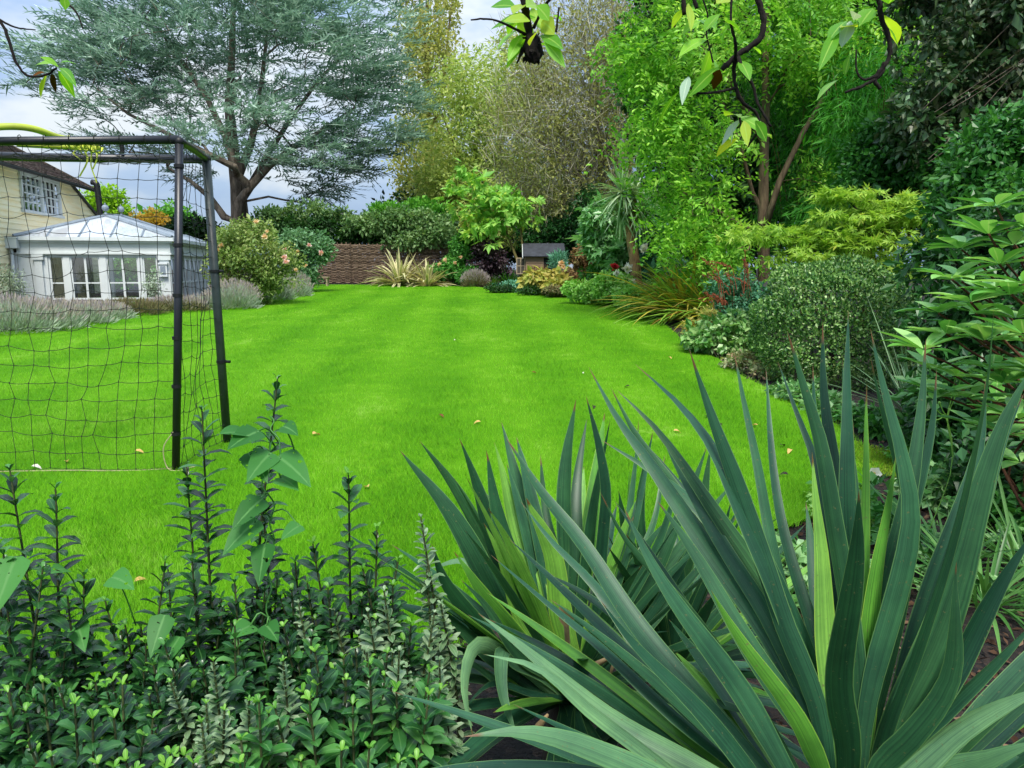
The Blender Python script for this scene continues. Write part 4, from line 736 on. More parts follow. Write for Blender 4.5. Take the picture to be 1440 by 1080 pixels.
# ------------------------------------------------------------------ shaded bank at the right edge
M['ivy'] = leafmat('ivy_leaves', ['1c381a', '2c4f24', '42643a', '585e40', '82a27a'], .4, .15, .45, wide=.3); M['glossy'] = leafmat('glossy_leaves', ['123414', '1f4c1e', '33682c', '4a7a42'], .4, .2, .45, wide=.3); M['midg'] = leafmat('shade_leaves', ['1c4c1c', '2f6a28', '4c8a38', '70a85c'], .4, .3, .4, wide=.4)
YI = 12.2
def vines(rng, t):
    g = G()
    for k in range(9):
        a = at(1240+rng.integers(0, 120), 130+rng.integers(0, 110), YI-1.0); b = a+A(1.4+rng.random()*.9, .5, 1.1+rng.random()*.7); tube(g, smooth_line([a, (a+b)/2+A(0, 0, -.1*rng.random()), b], 9), .003+.002*rng.random(), 4)
    g.build('vine_stem', M['bark'], t)
tree('ivy_bank', 'dark brownish ivy covered bank with trailing vine stems', 'ivy', [(px_line([(1400, 430), (1390, 250), (1380, 60)], YI+.6), .14, .05)],
     [E(1335, 40, YI, 90, 90, .8), E(1410, 160, YI, 80, 110, .8), E(1310, 150, YI, 55, 70, .7), E(1390, -30, YI, 130, 60, .9), E(1480, 80, YI, 80, 150, .9), E(1350, 230, YI, 80, 60, .7), E(1580, 120, YI, 100, 200, 1.), E(1700, 200, YI, 120, 170, 1.)], 420, diam_leaves(70, (.26, .24, .24), .12, .075, droop=.5), M['ivy'], M['bark'], 150, extra=vines, crown='foliage', sk=dict(step=.4, rt=.006))
leafy('shrub', 'mid green small leaved shrub under the ivy bank above the acer', 'shrub', [E(1250, 215, 13.2, 50, 40, .6), E(1310, 235, 12.8, 50, 36, .6), E(1235, 265, 13.2, 50, 26, .5), E(1360, 250, 11.8, 45, 36, .5), E(1350, 310, 12, 40, 40, .5)], 240, 60, (.28, .28, .24), .1, .06, M['midg'], 151, ground_at(1290, 13))
leafy('shrub', 'glossy green shrub at the edge of the photo below the ivy bank', 'shrub', [E(1400, 225, 7.2, 60, 52, .5), E(1435, 280, 6.8, 45, 44, .4), E(1370, 290, 7.2, 46, 34, .5), E(1420, 190, 7.4, 40, 30, .4)], 190, 56, (.18, .18, .16), .07, .042, M['midg'], 152, ground_at(1410, 7.1))
leafy('laurel_shrub', 'dark glossy laurel behind the rhododendron', 'shrub', [E(1335, 380, 6.0, 50, 50, .4), E(1400, 340, 6., 60, 50, .4), E(1330, 470, 5.6, 45, 50, .4), E(1400, 450, 5.4, 70, 70, .4), E(1440, 560, 4.6, 55, 80, .3), E(1370, 560, 4.9, 60, 60, .35), E(1320, 590, 5.2, 40, 46, .3), E(1400, 660, 4.2, 60, 50, .25), E(1560, 420, 5.2, 90, 120, .5), E(1680, 380, 6., 110, 130, .6), E(1560, 600, 4.2, 90, 110, .4), E(1720, 560, 4.6, 110, 130, .5)], 480, 46, (.14, .14, .14), .085, .042, M['glossy'], 153, ground_at(1400, 5.6))
# spiky sedge
tuft('sedge', 'spiky grey green sedge between the clipped ball and the rhododendron', 'sedge', gnd(1300, 590)+A(0, .2, .0), 120, .85, .016, leafmat('sedge_leaves', ['4c7048', '6a8e60', '86a67a'], .4, .2, .4), 154, (.15, 1.45), .15, .1, ARCH, .25)
# rhododendron: whorls of long leaves on bare reddish stems
M['rhodo'] = leafmat('rhododendron_leaves', ['458434', '64a446', '82bc5c', 'a4d07c'], .38, .25, .45, vein='a8cc80'); M['stemred'] = bark('red_brown_stem', '3a241a', '6e4a32', 20)
rng = np.random.default_rng(155); YD = 3.1; rh = thing('rhododendron', 'rhododendron with whorls of long pale green leaves on reddish stems', 'shrub', ground_at(1560, 3.7))
wh = [(1300, 492, 3.1), (1338, 392, 3.3), (1405, 372, 3.2), (1372, 440, 3.3), (1428, 448, 3.0), (1350, 350, 3.5), (1395, 520, 3.1), (1322, 556, 3.3), (1440, 400, 2.9), (1418, 612, 3.0), (1365, 470, 3.5), (1440, 320, 3.2), (1375, 600, 3.4), (1450, 520, 2.9), (1345, 530, 3.5), (1320, 440, 3.4), (1385, 410, 3.6), (1412, 480, 3.5), (1355, 395, 3.6), (1425, 345, 3.4), (1400, 565, 3.3), (1435, 650, 3.1), (1310, 520, 3.6), (1390, 330, 3.3), (1365, 425, 3.1), (1420, 415, 2.9), (1330, 470, 3.2), (1385, 480, 2.9), (1440, 470, 2.8), (1410, 540, 3.0), (1360, 560, 3.2), (1400, 290, 3.5), (1430, 590, 2.9)]
hub = [rh.location+Vector((0, 0, .5)), ]; hub = A(*hub[0]); g = G(); gl = G()
for k, (px, py, Y) in enumerate(wh):
    c = at(px, py, Y); m = hub*.5+c*.5+A(.12, .0, -.12+.2*rng.random()); tube(g, smooth_line([A(*rh.location)+A(rng.normal()*.22, rng.normal()*.18, 0), hub+A(rng.normal()*.22, rng.normal()*.15, .1*rng.normal()), m, c], 16)+rng.normal(size=(16, 3))*.004, np.linspace(.009, .005, 16), 5)
    n = rng.integers(7, 11); a = np.arange(n)*2*pi/n+rng.random(n)*.5; el = .1+.45*rng.random(n); D = np.stack([np.cos(a)*np.cos(el), np.sin(a)*np.cos(el), np.sin(el)], -1); L = .19*(.7+.45*rng.random(n)); V, Fc, a_ = blades(np.repeat(c[None], n, 0)+D*.012, D, A(0, 0, 1)+0*D, L, .062*(.85+.3*rng.random(n)), (np.linspace(0, 1, 8), A(.1, .45, .8, .98, 1, .85, .5, .05)), .25*rng.random(n), .3); gl.add(V, Fc, 0, a_)
g.build('stem', M['stemred'], rh, True); gl.build('foliage', M['rhodo'], rh, True, True)
# small plants on the soil at the right
an = thing('anemone', 'white open anemone flower on a thin stem beside the tall yucca blades', 'flower', ground_at(1232, 4.4)); fc = at(1228, 665, 4.4); g = G(); tube(g, smooth_line([A(*an.location), A(*an.location)*.4+fc*.6+A(.03, 0, 0), fc], 8), .0035, 5); g.build('stem', M['midg'], an)
n = 6; a = np.arange(n)*2*pi/n; D = np.stack([np.cos(a)*.9, -np.ones(n)*.3, np.sin(a)*.9], -1); V, Fc, a_ = blades(np.repeat(fc[None], n, 0), D, np.repeat(A(0, -1, .2)[None], n, 0), .052, .05, LEAF, .1, .25); G().add(V, Fc, 0, a_).build('bloom', M['petal'], an, True)
g = G(); sphere(g, fc+A(0, -.012, 0), .009, 6); g.build('stamen', M['yellow'], an)
P = A(*an.location)+rng.normal(size=(40, 3))*A(.12, .1, .0)+A(0, 0, .06); P[:, 2] += .1*rng.random(40); V, Fc = diam(P, rng.normal(size=(40, 3))+A(0, 0, .2), rng.normal(size=(40, 3))*.3+A(0, 0, 1), np.full(40, .09), np.full(40, .06)); G().add(V, Fc).build('foliage', M['midg'], an)
sh = thing('seeding_plant', 'thin green stems with button seed heads before the rhododendron', 'plant', ground_at(1330, 3.6)); g = G(); b = A(*sh.location)
for px, py in ((1343, 532), (1352, 530), (1321, 566), (1313, 572), (1300, 590), (1335, 575)):
    c = at(px, py, 3.6); j = at(1332, 592, 3.6); tube(g, smooth_line([b, at(1338, 660, 3.6), j, (j+c)/2, c], 14), .003, 4); sphere(g, c, .007, 6)
g.build('stem', M['lightg'], sh, True)
M['moss'] = leafmat('moss_tufts', ['6c9a20', '8cb42c', '86983a', '5c8a2a'], .7, .3, .1)
rng = np.random.default_rng(156); n = 5000; q = np.array([gnd(1222, 645)]); P = q+ball(rng, n, 2)*A(.3, .6, 0); P[:, 2] = gz(P[:, 1])+.002; D = rng.normal(size=(n, 3))*.5+A(0, 0, 1); tag(G().add(*diam(P, D, rng.normal(size=(n, 3)), .03+0*P[:, 0], .008+0*P[:, 0])).build('moss', M['moss']), 'yellow green moss and thin grass on the bed edge', kind='stuff')
M['geran'] = leafmat('round_leaves', ['3c7034', '5a9048', '82ae6c', 'a0c48c'], .4, .3, .4)
for k, (px, py, w, lab) in enumerate([(1405, 745, .16, 'scalloped pale green leaves low beside the tallest yucca blade'), (1290, 800, .16, 'round green leaves on the mulch between yucca blades'), (1165, 805, .12, 'small yellow green leaves on the mulch behind the bright blade'), (1060, 770, .1, 'small leafy weeds at the lawn corner behind the yucca')]):
    b = gnd(px, py+20); rng = np.random.default_rng(160+k); n = 46; t = thing('geranium_plant', lab, 'plant', b); P = A(*b)+rng.normal(size=(n, 3))*A(w, w*.8, 0); P[:, 2] = gz(P[:, 1])+.02+.09*rng.random(n); g = G()
    for V, Fc in lobed(rng, P, nrm(rng.normal(size=(n, 3))*A(1, 1, .2)), rng.normal(size=(n, 3))*.35+A(0, -.4, 1), np.full(n, .06)*(.6+.6*rng.random(n)), np.full(n, .085)): g.add(V, Fc)
    g.build('foliage', M['geran'], t); g = G()
    for p in P[::3]: tube(g, [A(b[0]+(p[0]-b[0])*.4, b[1]+(p[1]-b[1])*.4, b[2]), p], .0025, 3)
    g.build('stem', M['midg'], t)
for k, (px, py, n, L, lab) in enumerate([(1385, 850, 70, .5, 'grassy daylily leaves under the tall yucca blades'), (1330, 800, 50, .42, 'thin strap leaves tangled before the seed heads'), (1445, 800, 60, .5, 'strap leaved clump at the photo edge beneath the laurel'), (1090, 850, 40, .4, 'fallen strap leaves on the mulch behind the yucca base')]):
    tuft('daylily', lab, 'plant', gnd(px, py), n, L, .016, leafmat('daylily_leaves_%d' % k, ['2f5f26', '4c8038', '6a9a50'], .4, .25, .4), 170+k, (.3, 1.4), .3, .12, ARCH, .3, 'strap leaved clumps')
for k, (px, py, rx, ry, m, L, lab) in enumerate([(1120, 552, 26, 10, 'geran', .07, 'small light green plant at the lawn edge under the clipped ball'), (1168, 572, 26, 11, 'geran', .08, 'low scalloped plant on the corner of the bed beyond the tall yucca blades'), (1225, 590, 34, 14, 'midg', .07, 'low mid green ground cover between sedge and lawn edge'), (1290, 640, 36, 16, 'greenA', .06, 'dark green ground cover before the laurel'),
        (1330, 690, 40, 20, 'geran', .07, 'leafy ground cover in the bed between yucca blades and rhododendron'), (1250, 740, 30, 18, 'midg', .055, 'small leaved ground cover below the white anemone'), (1420, 720, 40, 26, 'greenA', .06, 'dark ground cover under the laurel at the photo edge'), (1110, 800, 40, 20, 'geran', .05, 'leafy ground cover behind the bright yucca blade'), (1180, 720, 24, 12, 'lightg', .045, 'tiny pale plant at the near corner of the lawn')]):
    b = gnd(px, py+ry); leafy('ground_cover', lab, 'plant', [E(px, py, b[1], rx, ry, .35)], 34, 26, (.09, .09, .06), L, L*.66, M[m], 180+k, b, droop=.5)
# loose mulch
rng = np.random.default_rng(175); n = 5200; x = rng.random(n)*3.6+.4; y = 2.+rng.random(n)*4.2; ok = x > xr(np.maximum(y, Y0))+.02; ok |= y < Y0; P = np.stack([x, y, gz(y)-.01], -1)[ok]; n = len(P)
tag(G().add(*diam(P, rng.normal(size=(n, 3))*A(1, 1, .25), rng.normal(size=(n, 3))*.4+A(0, 0, 1), .03+.03*rng.random(n), .012+.015*rng.random(n))).build('mulch', leafmat('bark_mulch', ['2c1e16', '3e2c20', '5c4534', '7e6852'], .9, 0, .1)), 'loose bark mulch on the bed', kind='stuff')
# ------------------------------------------------------------------ football goal
M['pole'] = plain('black_painted_steel', '181b21', .38, .35, 9, .5, .05, st=(1, 1, .4)); M['poleg'] = plain('dark_green_grey_steel', '2f3935', .45, .3, 9, .5)
M['net'] = plain('dark_net_cord', '23281f', .9, .3, 30); M['cord'] = plain('pale_rope', 'a5a077', .9, .2, 30); M['tube'] = plain('yellow_green_foam', 'a9b83a', .55, .2, 5); M['ribbon'] = plain('yellow_green_ribbon', 'c8d44c', .6, .2, 8)
M['rivet'] = plain('clip_black', '121314', .5, .1, 5)
YG, YM = 5.12, 5.95
T1 = at(252, 199, YG); B1 = gnd(247, 662); T2 = at(290, 224, YM); B2 = gnd(320, 623); LX = -4.9
goal = thing('football_goal', 'black tubular football goal with sagging cord net', 'goal', (B1+B2)/2)
def pole(name, pts, r, m, sides=12):
    g = G(); tube(g, pts, r, sides); return g.build(name, m, goal, True)
p1 = pole('post', [B1-A(0, 0, .02), B1*.55+T1*.45+A(.006, 0, 0), T1], .028, M['pole'])
for k in (.12, .27, .42, .55, .7, .93): g = G(); c = B1*(1-k)+T1*k; tube(g, [c-A(0, 0, .012), c+A(0, 0, .012)], .0335, 12); o = g.build('tape_band', M['rivet'], goal); o.parent = p1
p2 = pole('post', [B2-A(0, 0, .02), T2], .035, M['poleg'])
g = G()
for k in (.3, .62):
    c = B2*(1-k)+T2*k; tube(g, [c-A(0, .0, .012), c+A(0, .0, .012)], .041, 12); tube(g, [c+A(.03, 0, 0), c+A(.075, -.01, 0)], .012, 8)
o = g.build('net_clip', M['rivet'], goal); o.parent = p2
cb1 = pole('crossbar', [T1+A(.0, 0, .012), A((T1[0]+LX)/2, YG-.01, T1[2]-.0), A(LX, YG-.02, T1[2]+.03)], .029, M['pole'])
cb2 = pole('crossbar', [T2+A(-.02, 0, .0), A((T2[0]+LX)/2, YM-.03, T2[2]+.01), A(LX, YM-.05, T2[2]+.04)], .033, M['pole'])
g = G(); c = T2*.5+A(LX, YM-.05, T2[2]+.04)*.5; c = at(172, 211, YM-.05); tube(g, [c-A(0, 0, .02), c+A(0, -.01, .07)], .018, 8); o = g.build('bolt', M['rivet'], goal); o.parent = cb2
pole('top_bar', smooth_line([T1+A(0, 0, .005), T1*.5+T2*.5+A(.0, 0, .012), T2+A(0, 0, .005)], 8), .026, M['pole'])
g = G(); sphere(g, T1+A(0, 0, .0), .033, 8); sphere(g, T2+A(0, 0, .0), .037, 8); g.build('elbow', M['rivet'], goal, True)
# net: a grid of cords that sags between its fixings
rng = np.random.default_rng(200)
def netgrid(fn, nu, nv, amp, name, r=.0021, loose=0.):
    u, v = np.meshgrid(np.linspace(0, 1, nu), np.linspace(0, 1, nv), indexing='ij'); P = fn(u, v); j = rng.normal(size=P.shape)*amp
    ph = rng.random(6)*6.28
    wv = np.sin(u*9+v*3+ph[0])*np.sin(v*5+ph[1])*.5+np.sin(u*4+ph[2]+v*7)*.5; e = np.clip(np.minimum(u*6, (1-u)*6), 0, 1)*np.clip(np.minimum(v*5, (1-v)*8+.35), 0, 1)
    P = P+(j+np.stack([wv*.03+0*u, .07*wv, np.sin(v*6+u*8+ph[3])*.02*1], -1))*e[..., None]
    g = G()
    for arr in (P, P.transpose(1, 0, 2)):
        K = arr.shape[1]; k = np.linspace(0, K-1, (K-1)*3+1); i = np.minimum(k.astype(int), K-2); f = (k-i)[None, :, None]; Q = arr[:, i]*(1-f)+arr[:, i+1]*f; Q[..., 2] -= (4*f*(1-f))[..., 0]*.006
        g.add(*tubes(Q, np.full(Q.shape[:2], r), 4))
    kn = P.reshape(-1, 3); 
    g.add(*tubes(np.stack([kn-A(0, 0, .008), kn, kn+A(0, 0, .008)], 1), np.tile(A(.002, r*1.9, .002), (len(kn), 1)), 4))
    o = g.build(name, M['net'], goal); o['label'] = loose or 'dark green cord net'; return P
TL, BL = A(LX, YG-.02, T1[2]+.03), A(LX, YG-.05, 0.02)
def back(u, v):
    u, v = u[..., None], v[..., None]; top = T1*(1-u)+TL*u; bot = (B1+A(-.02, 0, .03))*(1-u)+BL*u; bot = bot+A(0, -.05, .03*0)*np.sin(u*pi); return top*(1-v)+bot*v
PN = netgrid(back, 21, 19, .012, 'net', loose='back net of wide square mesh')
def side(u, v):
    u, v = u[..., None], v[..., None]; return ((T1)*(1-u)+T2*u)*(1-v)+((B1+A(0, 0, .03))*(1-u)+(B2+A(0, 0, .05))*u)*v+A(-.03, 0, 0)*np.sin(u*pi)*np.sin(v*pi)
netgrid(side, 9, 19, .01, 'net', loose='side net seen at a steep angle')
def roof(u, v):
    u, v = u[..., None], v[..., None]; return (T1*(1-u)+TL*u)*(1-v)+(T2*(1-u)+A(LX, YM-.05, T2[2]+.04)*u)*v-A(0, 0, .06)*np.sin(v*pi)
netgrid(roof, 21, 8, .01, 'net', loose='roof net sagging between the crossbars')
g = G(); bl = PN[:, -1]; tube(g, smooth_line(bl[::2]+A(0, 0, -.012), 60), .0045, 5); tube(g, smooth_line([B1+A(.02, -.02, .3), B1+A(-.06, -.03, .18), B1+A(-.05, -.02, .03), B1+A(.04, -.04, .012), B1+A(.12, .05, .02)], 20), .0042, 5); g.build('net_rope', M['cord'], goal)
g = G(); n = 24                  # cord wound round the bars
for k in range(n):
    x_ = T1[0]-.06-k*.17; c = A(x_, YG-.01, T1[2]+.012); a = np.linspace(0, 2*pi, 9); tube(g, np.stack([x_+a*.004, c[1]+.0305*np.cos(a), c[2]+.0305*np.sin(a)], -1), .003, 4)
g.build('lashing', M['net'], goal)
# foam tube lying over the goal
tb = thing('foam_tube', 'yellow green flexible tube lying over the goal crossbars', 'tube', at(60, 186, 5.3))
g = G(); tube(g, smooth_line([at(-60, 186, 5.0), at(-20, 180, 5.05), at(20, 178, 5.1), at(50, 182, 5.2), at(78, 192, 5.35), at(105, 199, 5.5), at(128, 206, 5.7)], 50), .023, 10); g.build('tube', M['tube'], tb, True)
g = G(); tube(g, smooth_line([at(24, 203, 5.45), at(60, 205, 5.5), at(100, 207, 5.6), at(140, 208, 5.75)], 24), .019, 10); g.build('tube_end', M['tube'], tb, True)
g = G(); rr = np.random.default_rng(6)
for k in range(6):
    a = at(112+rr.integers(-6, 26), 205+rr.integers(-4, 4), 5.6); L = (.08+.22*rr.random()**2); n = 8; C = smooth_line([a, a+A(.03*rr.normal(), -.03, -L*.5), a+A(.06*rr.normal()-.02, -.02, -L)], n)[None]; T = np.gradient(C[0], axis=0)[None]
    V, Fc, _ = ribbon(C, T, A(1, .3*rr.normal(), 0)[None, None], np.full((1, n), .012), .1, np.linspace(0, 1, n)); g.add(V, Fc)
for k in range(5):
    c = at(96+k*9, 201+k*1.3, 5.5); a = np.linspace(0, 2*pi, 10); tube(g, np.stack([c[0]+a*.006, c[1]+.045*np.cos(a), c[2]+.045*np.sin(a)], -1), .009, 4)
g.build('ribbon', M['ribbon'], tb, True)
# ------------------------------------------------------------------ yuccas in front of the camera
def yucca_mat(name, cols, rough=.42, k=1., margin='6f9a58'): return leafmat(name, cols, rough, .25, .45, stripes=9, margin=(margin, [.9, 1.]), k=k)
M['yuc'] = yucca_mat('blue_green_blades', ['204a36', '2c5c44', '3b6c4e', '34623c']); M['yucl'] = yucca_mat('young_green_blades', ['5a9a3a', '74b046', '8cc458'], .45, margin='a8cc50'); M['yucd'] = yucca_mat('dark_green_blades', ['1f4a30', '2a5a3a', '386848'])
M['yucp'] = yucca_mat('pale_arching_blades', ['54825c', '6a9a6c', '7ca878'])
YPROF_T = np.linspace(0, 1, 22); YPROF_W = np.interp(YPROF_T, [0, .1, .25, .42, .6, .75, .88, 1], [.85, .62, .7, .94, .88, .68, .38, .01])
def yblade(g, pts, Y1, c, Y0_, width, mi, rng, fold=.5, belly=0.):
    """pts: pixels from tip to base; the depth runs from Y1 at the tip to the rosette at c"""
    n = len(pts); P = [at(p[0], p[1], Y1+(Y0_-Y1)*((i/max(1, n))**1.2)+belly*sin(pi*i/n)) for i, p in enumerate(pts)]
    P = P+[c+rng.normal(size=3)*A(.018, .018, .01)]; C = smooth_line(P[::-1], 60); s = np.concatenate([[0], np.cumsum(np.linalg.norm(np.diff(C, axis=0), axis=1))]); C = np.stack([np.interp(YPROF_T*s[-1], s, C[:, k]) for k in range(3)], -1)
    T = np.gradient(C, axis=0); toC = nrm(A(0, 0, CH)-C+A(.25*rng.normal(), 0, .5)); S = nrm(np.cross(T, toC)); tw = .45*rng.normal(); N = np.cross(S, nrm(T)); tw = tw+np.linspace(0, .35*rng.normal(), 22)[:, None]; S = S*np.cos(tw)+N*np.sin(tw)
    C = C+S*(.009*np.sin(YPROF_T*7+6*rng.random())*np.sin(YPROF_T*pi))[:, None]+nrm(N)*(.014*np.sin(YPROF_T*5+6*rng.random())*np.sin(YPROF_T*pi))[:, None]; V, Fc, at_ = ribbon(C[None], T[None], S[None], (.73*width*YPROF_W*(1+.06*np.sin(YPROF_T*11+6*rng.random())))[None], -fold*(1-.5*YPROF_T), YPROF_T, rng.random(1)); g.add(V, Fc, mi, at_)
def yucca(name, label, c, Y0_, specs, seed, nrand, L, W, tiltr, stemr):
    rng = np.random.default_rng(seed); t = thing(name, label, 'yucca', A(c[0], c[1], float(gz(c[1])))); g = G()
    for pts, Y1, w, mi in specs: yblade(g, pts, Y1, c, Y0_, w, mi, rng)
    for k in range(nrand):
        a = rng.random()*2*pi; el = tiltr[0]+(tiltr[1]-tiltr[0])*rng.random(); D = A(cos(a)*sin(el), sin(a)*sin(el), cos(el)); l = L*(.75+.45*rng.random()); ts = np.linspace(0, 1, 22); C = c+D*.02+D*l*ts[:, None]; C[:, 2] -= l*(.12+.3*sin(el)**2)*ts**2.2*rng.random()
        T = np.gradient(C, axis=0); U = A(-cos(a)*cos(el), -sin(a)*cos(el), sin(el)); S = nrm(np.cross(T, U)); V, Fc, at_ = ribbon(C[None], T[None], S[None], (W*YPROF_W)[None], .35, ts, rng.random(1)); g.add(V, Fc, [0, 0, 2, 2, 1][rng.integers(5)], at_)
    g.build('foliage', [M['yuc'], M['yucl'], M['yucd'], M['yucp']], t, True, True)
    g = G(); tube(g, [A(c[0], c[1], float(gz(c[1]))-.05), A(c[0], c[1], c[2]*.5), c], [stemr*1.2, stemr, stemr*.8], 12); g.build('trunk', M['bark'], t, True); return t
cR = at(1192, 1235, .95)
R_SPEC = [
 ([(828, 516), (868, 588), (930, 668), (1010, 778), (1090, 900), (1140, 1030)], 1.25, .052, 0), ([(868, 549), (930, 610), (1000, 700), (1070, 800), (1120, 900), (1160, 1040)], 1.2, .046, 0),
 ([(893, 512), (955, 568), (1005, 630), (1050, 720), (1105, 840), (1160, 1010)], 1.15, .06, 0), ([(969, 490), (990, 560), (1012, 630), (1052, 740), (1100, 860), (1160, 1020)], 1.1, .05, 0),
 ([(1032, 492), (1046, 570), (1064, 650), (1090, 760), (1130, 900), (1170, 1040)], 1.2, .036, 0), ([(1107, 465), (1130, 540), (1158, 620), (1178, 720), (1192, 860), (1195, 1040)], 1.05, .046, 0),
 ([(1157, 452), (1160, 540), (1172, 640), (1182, 760), (1190, 900), (1195, 1050)], 1.2, .046, 0), ([(1193, 437), (1192, 530), (1198, 640), (1203, 760), (1205, 900), (1200, 1050)], 1.15, .05, 0),
 ([(1219, 540), (1216, 640), (1208, 740), (1203, 850), (1198, 1000)], 1.05, .028, 1), ([(1224, 462), (1242, 560), (1262, 650), (1275, 740), (1262, 860), (1225, 1030)], .98, .046, 0),
 ([(1302, 478), (1296, 560), (1282, 650), (1262, 760), (1240, 880), (1215, 1030)], 1.05, .046, 2), ([(1398, 428), (1388, 530), (1366, 640), (1332, 770), (1290, 900), (1235, 1060)], .92, .066, 0),
 ([(1452, 515), (1418, 590), (1385, 680), (1346, 790), (1300, 920), (1245, 1070)], .95, .068, 0), ([(1208, 690), (1204, 760), (1196, 850), (1190, 950), (1192, 1060)], .78, .056, 2),
 ([(1142, 636), (1146, 710), (1158, 800), (1172, 900), (1186, 1040)], 1.02, .05, 1), ([(1260, 640), (1250, 730), (1236, 840), (1222, 950), (1208, 1070)], 1.0, .05, 1),
 ([(1460, 740), (1405, 830), (1345, 920), (1285, 1010), (1240, 1090)], .9, .05, 0), ([(1345, 790), (1344, 880), (1325, 960), (1280, 1040), (1235, 1110)], .75, .045, 2), ([(1470, 860), (1400, 930), (1330, 1000), (1260, 1080)], .9, .056, 0),
 ([(1480, 960), (1400, 1000), (1320, 1050), (1250, 1110)], .85, .06, 3), ([(1470, 1040), (1390, 1060), (1300, 1110)], .8, .06, 3),
 ([(712, 616), (760, 690), (830, 770), (900, 870), (985, 985), (1090, 1110)], 1.3, .05, 0), ([(878, 715), (925, 800), (990, 905), (1060, 1010), (1130, 1120)], 1.05, .052, 0), ([(843, 690), (880, 760), (960, 850), (1040, 970), (1130, 1110)], 1.2, .034, 0),
 ([(925, 705), (985, 790), (1050, 890), (1115, 1000), (1160, 1090)], 1.1, .05, 0), ([(960, 650), (1000, 740), (1050, 830), (1110, 940), (1160, 1060)], 1.2, .03, 0), ([(672, 862), (760, 930), (860, 1000), (960, 1060), (1090, 1150)], 1.1, .052, 3),
 ([(680, 920), (760, 940), (840, 1010), (940, 1080), (1080, 1170)], 1.0, .052, 3), ([(652, 1036), (740, 1030), (840, 1050), (940, 1090), (1080, 1180)], .85, .055, 3), ([(845, 845), (910, 930), (990, 1020), (1080, 1110), (1150, 1180)], .9, .044, 0), ([(690, 780), (770, 850), (860, 920), (960, 1010), (1090, 1130)], 1.25, .035, 0), ([(1040, 720), (1080, 820), (1120, 920), (1160, 1040)], 1.15, .045, 1), ([(1000, 830), (1060, 930), (1120, 1030), (1165, 1110)], .9, .04, 1)]
rv = np.random.default_rng(306)
for sp in list(R_SPEC[:13])+[R_SPEC[21], R_SPEC[24]]:
    dx, dy = rv.integers(-48, 49), rv.integers(25, 110); n_ = len(sp[0]); R_SPEC.append(([(p[0]+dx*(1-i/n_), p[1]+dy*(1-i/n_)) for i, p in enumerate(sp[0])], sp[1]+.12+.1*rv.random(), sp[2]*.85, sp[3] if sp[3] != 1 else 0))
yu = yucca('yucca', 'big blue green yucca with broad stiff blades closest to the camera', cR, .95, R_SPEC, 301, 84, .7, .038, (.75, 1.55), .06)
rng = np.random.default_rng(302); g = G()
for px, py, Y in ((1345, 772, .93), (1352, 800, .925), (1338, 862, .93), (1330, 905, .93), (1300, 880, .93), (1382, 705, .94), (1376, 735, .94), (1246, 1030, .9), (1290, 958, .9), (1200, 820, .77), (1312, 930, .9)):
    sphere(g, at(px, py, Y-.012), .0018, 6)
cL = at(800, 985, 1.75)
L_SPEC = [
 ([(563, 634), (615, 700), (665, 780), (720, 870)], 1.75, .085, 2), ([(590, 620), (640, 690), (690, 770), (750, 880)], 1.9, .07, 0), ([(646, 616), (672, 690), (700, 770), (750, 880)], 1.9, .085, 2), ([(684, 633), (700, 710), (725, 790), (765, 890)], 1.75, .085, 2),
 ([(695, 622), (716, 700), (740, 780), (775, 880)], 1.95, .07, 1), ([(810, 562), (800, 640), (795, 730), (798, 860)], 1.9, .085, 0), ([(824, 556), (842, 640), (852, 720), (840, 860)], 1.75, .05, 0), ([(858, 590), (846, 670), (832, 760), (815, 880)], 1.85, .08, 2), ([(825, 590), (815, 670), (808, 760)], 2., .06, 2),
 ([(918, 610), (900, 690), (880, 780), (845, 890)], 1.95, .05, 0), ([(994, 628), (970, 700), (930, 790), (860, 900)], 1.9, .06, 2), ([(962, 652), (935, 730), (900, 810), (850, 900)], 1.8, .05, 2), ([(898, 590), (895, 660), (885, 740), (850, 860)], 2., .035, 2), ([(885, 660), (880, 740), (860, 830)], 2., .06, 1), ([(935, 640), (920, 720), (890, 800)], 2.1, .035, 0),
 ([(607, 765), (632, 830), (690, 910), (750, 960)], 1.6, .07, 2), ([(638, 775), (680, 830), (730, 900), (770, 960)], 1.6, .06, 1), ([(648, 815), (700, 870), (750, 930)], 1.5, .06, 0), ([(680, 735), (715, 810), (750, 890)], 1.6, .05, 1), ([(740, 700), (770, 770), (790, 860)], 1.6, .085, 1), ([(1010, 700), (970, 780), (900, 880)], 1.8, .05, 0), ([(1040, 720), (980, 800), (900, 900)], 1.85, .04, 2), ([(760, 640), (770, 720), (785, 820)], 2., .05, 2),
 ([(613, 850), (660, 890), (720, 950)], 1.6, .06, 2), ([(600, 960), (650, 930), (720, 960)], 1.55, .07, 0), ([(604, 905), (660, 910), (740, 970)], 1.65, .07, 1), ([(600, 800), (655, 790), (700, 840), (760, 930)], 2., .07, 3), ([(665, 1035), (655, 960), (672, 908), (720, 930)], 1.4, .065, 3), ([(728, 1040), (705, 970), (704, 912), (740, 930)], 1.38, .07, 3), ([(640, 1010), (690, 960), (750, 970)], 1.5, .05, 0)]
yl = yucca('yucca', 'darker green yucca clump between leafy shrubs and the big blue green one', cL, 1.75, L_SPEC, 303, 60, .66, .055, (.35, 1.5), .07)
cM = at(945, 955, 2.05)
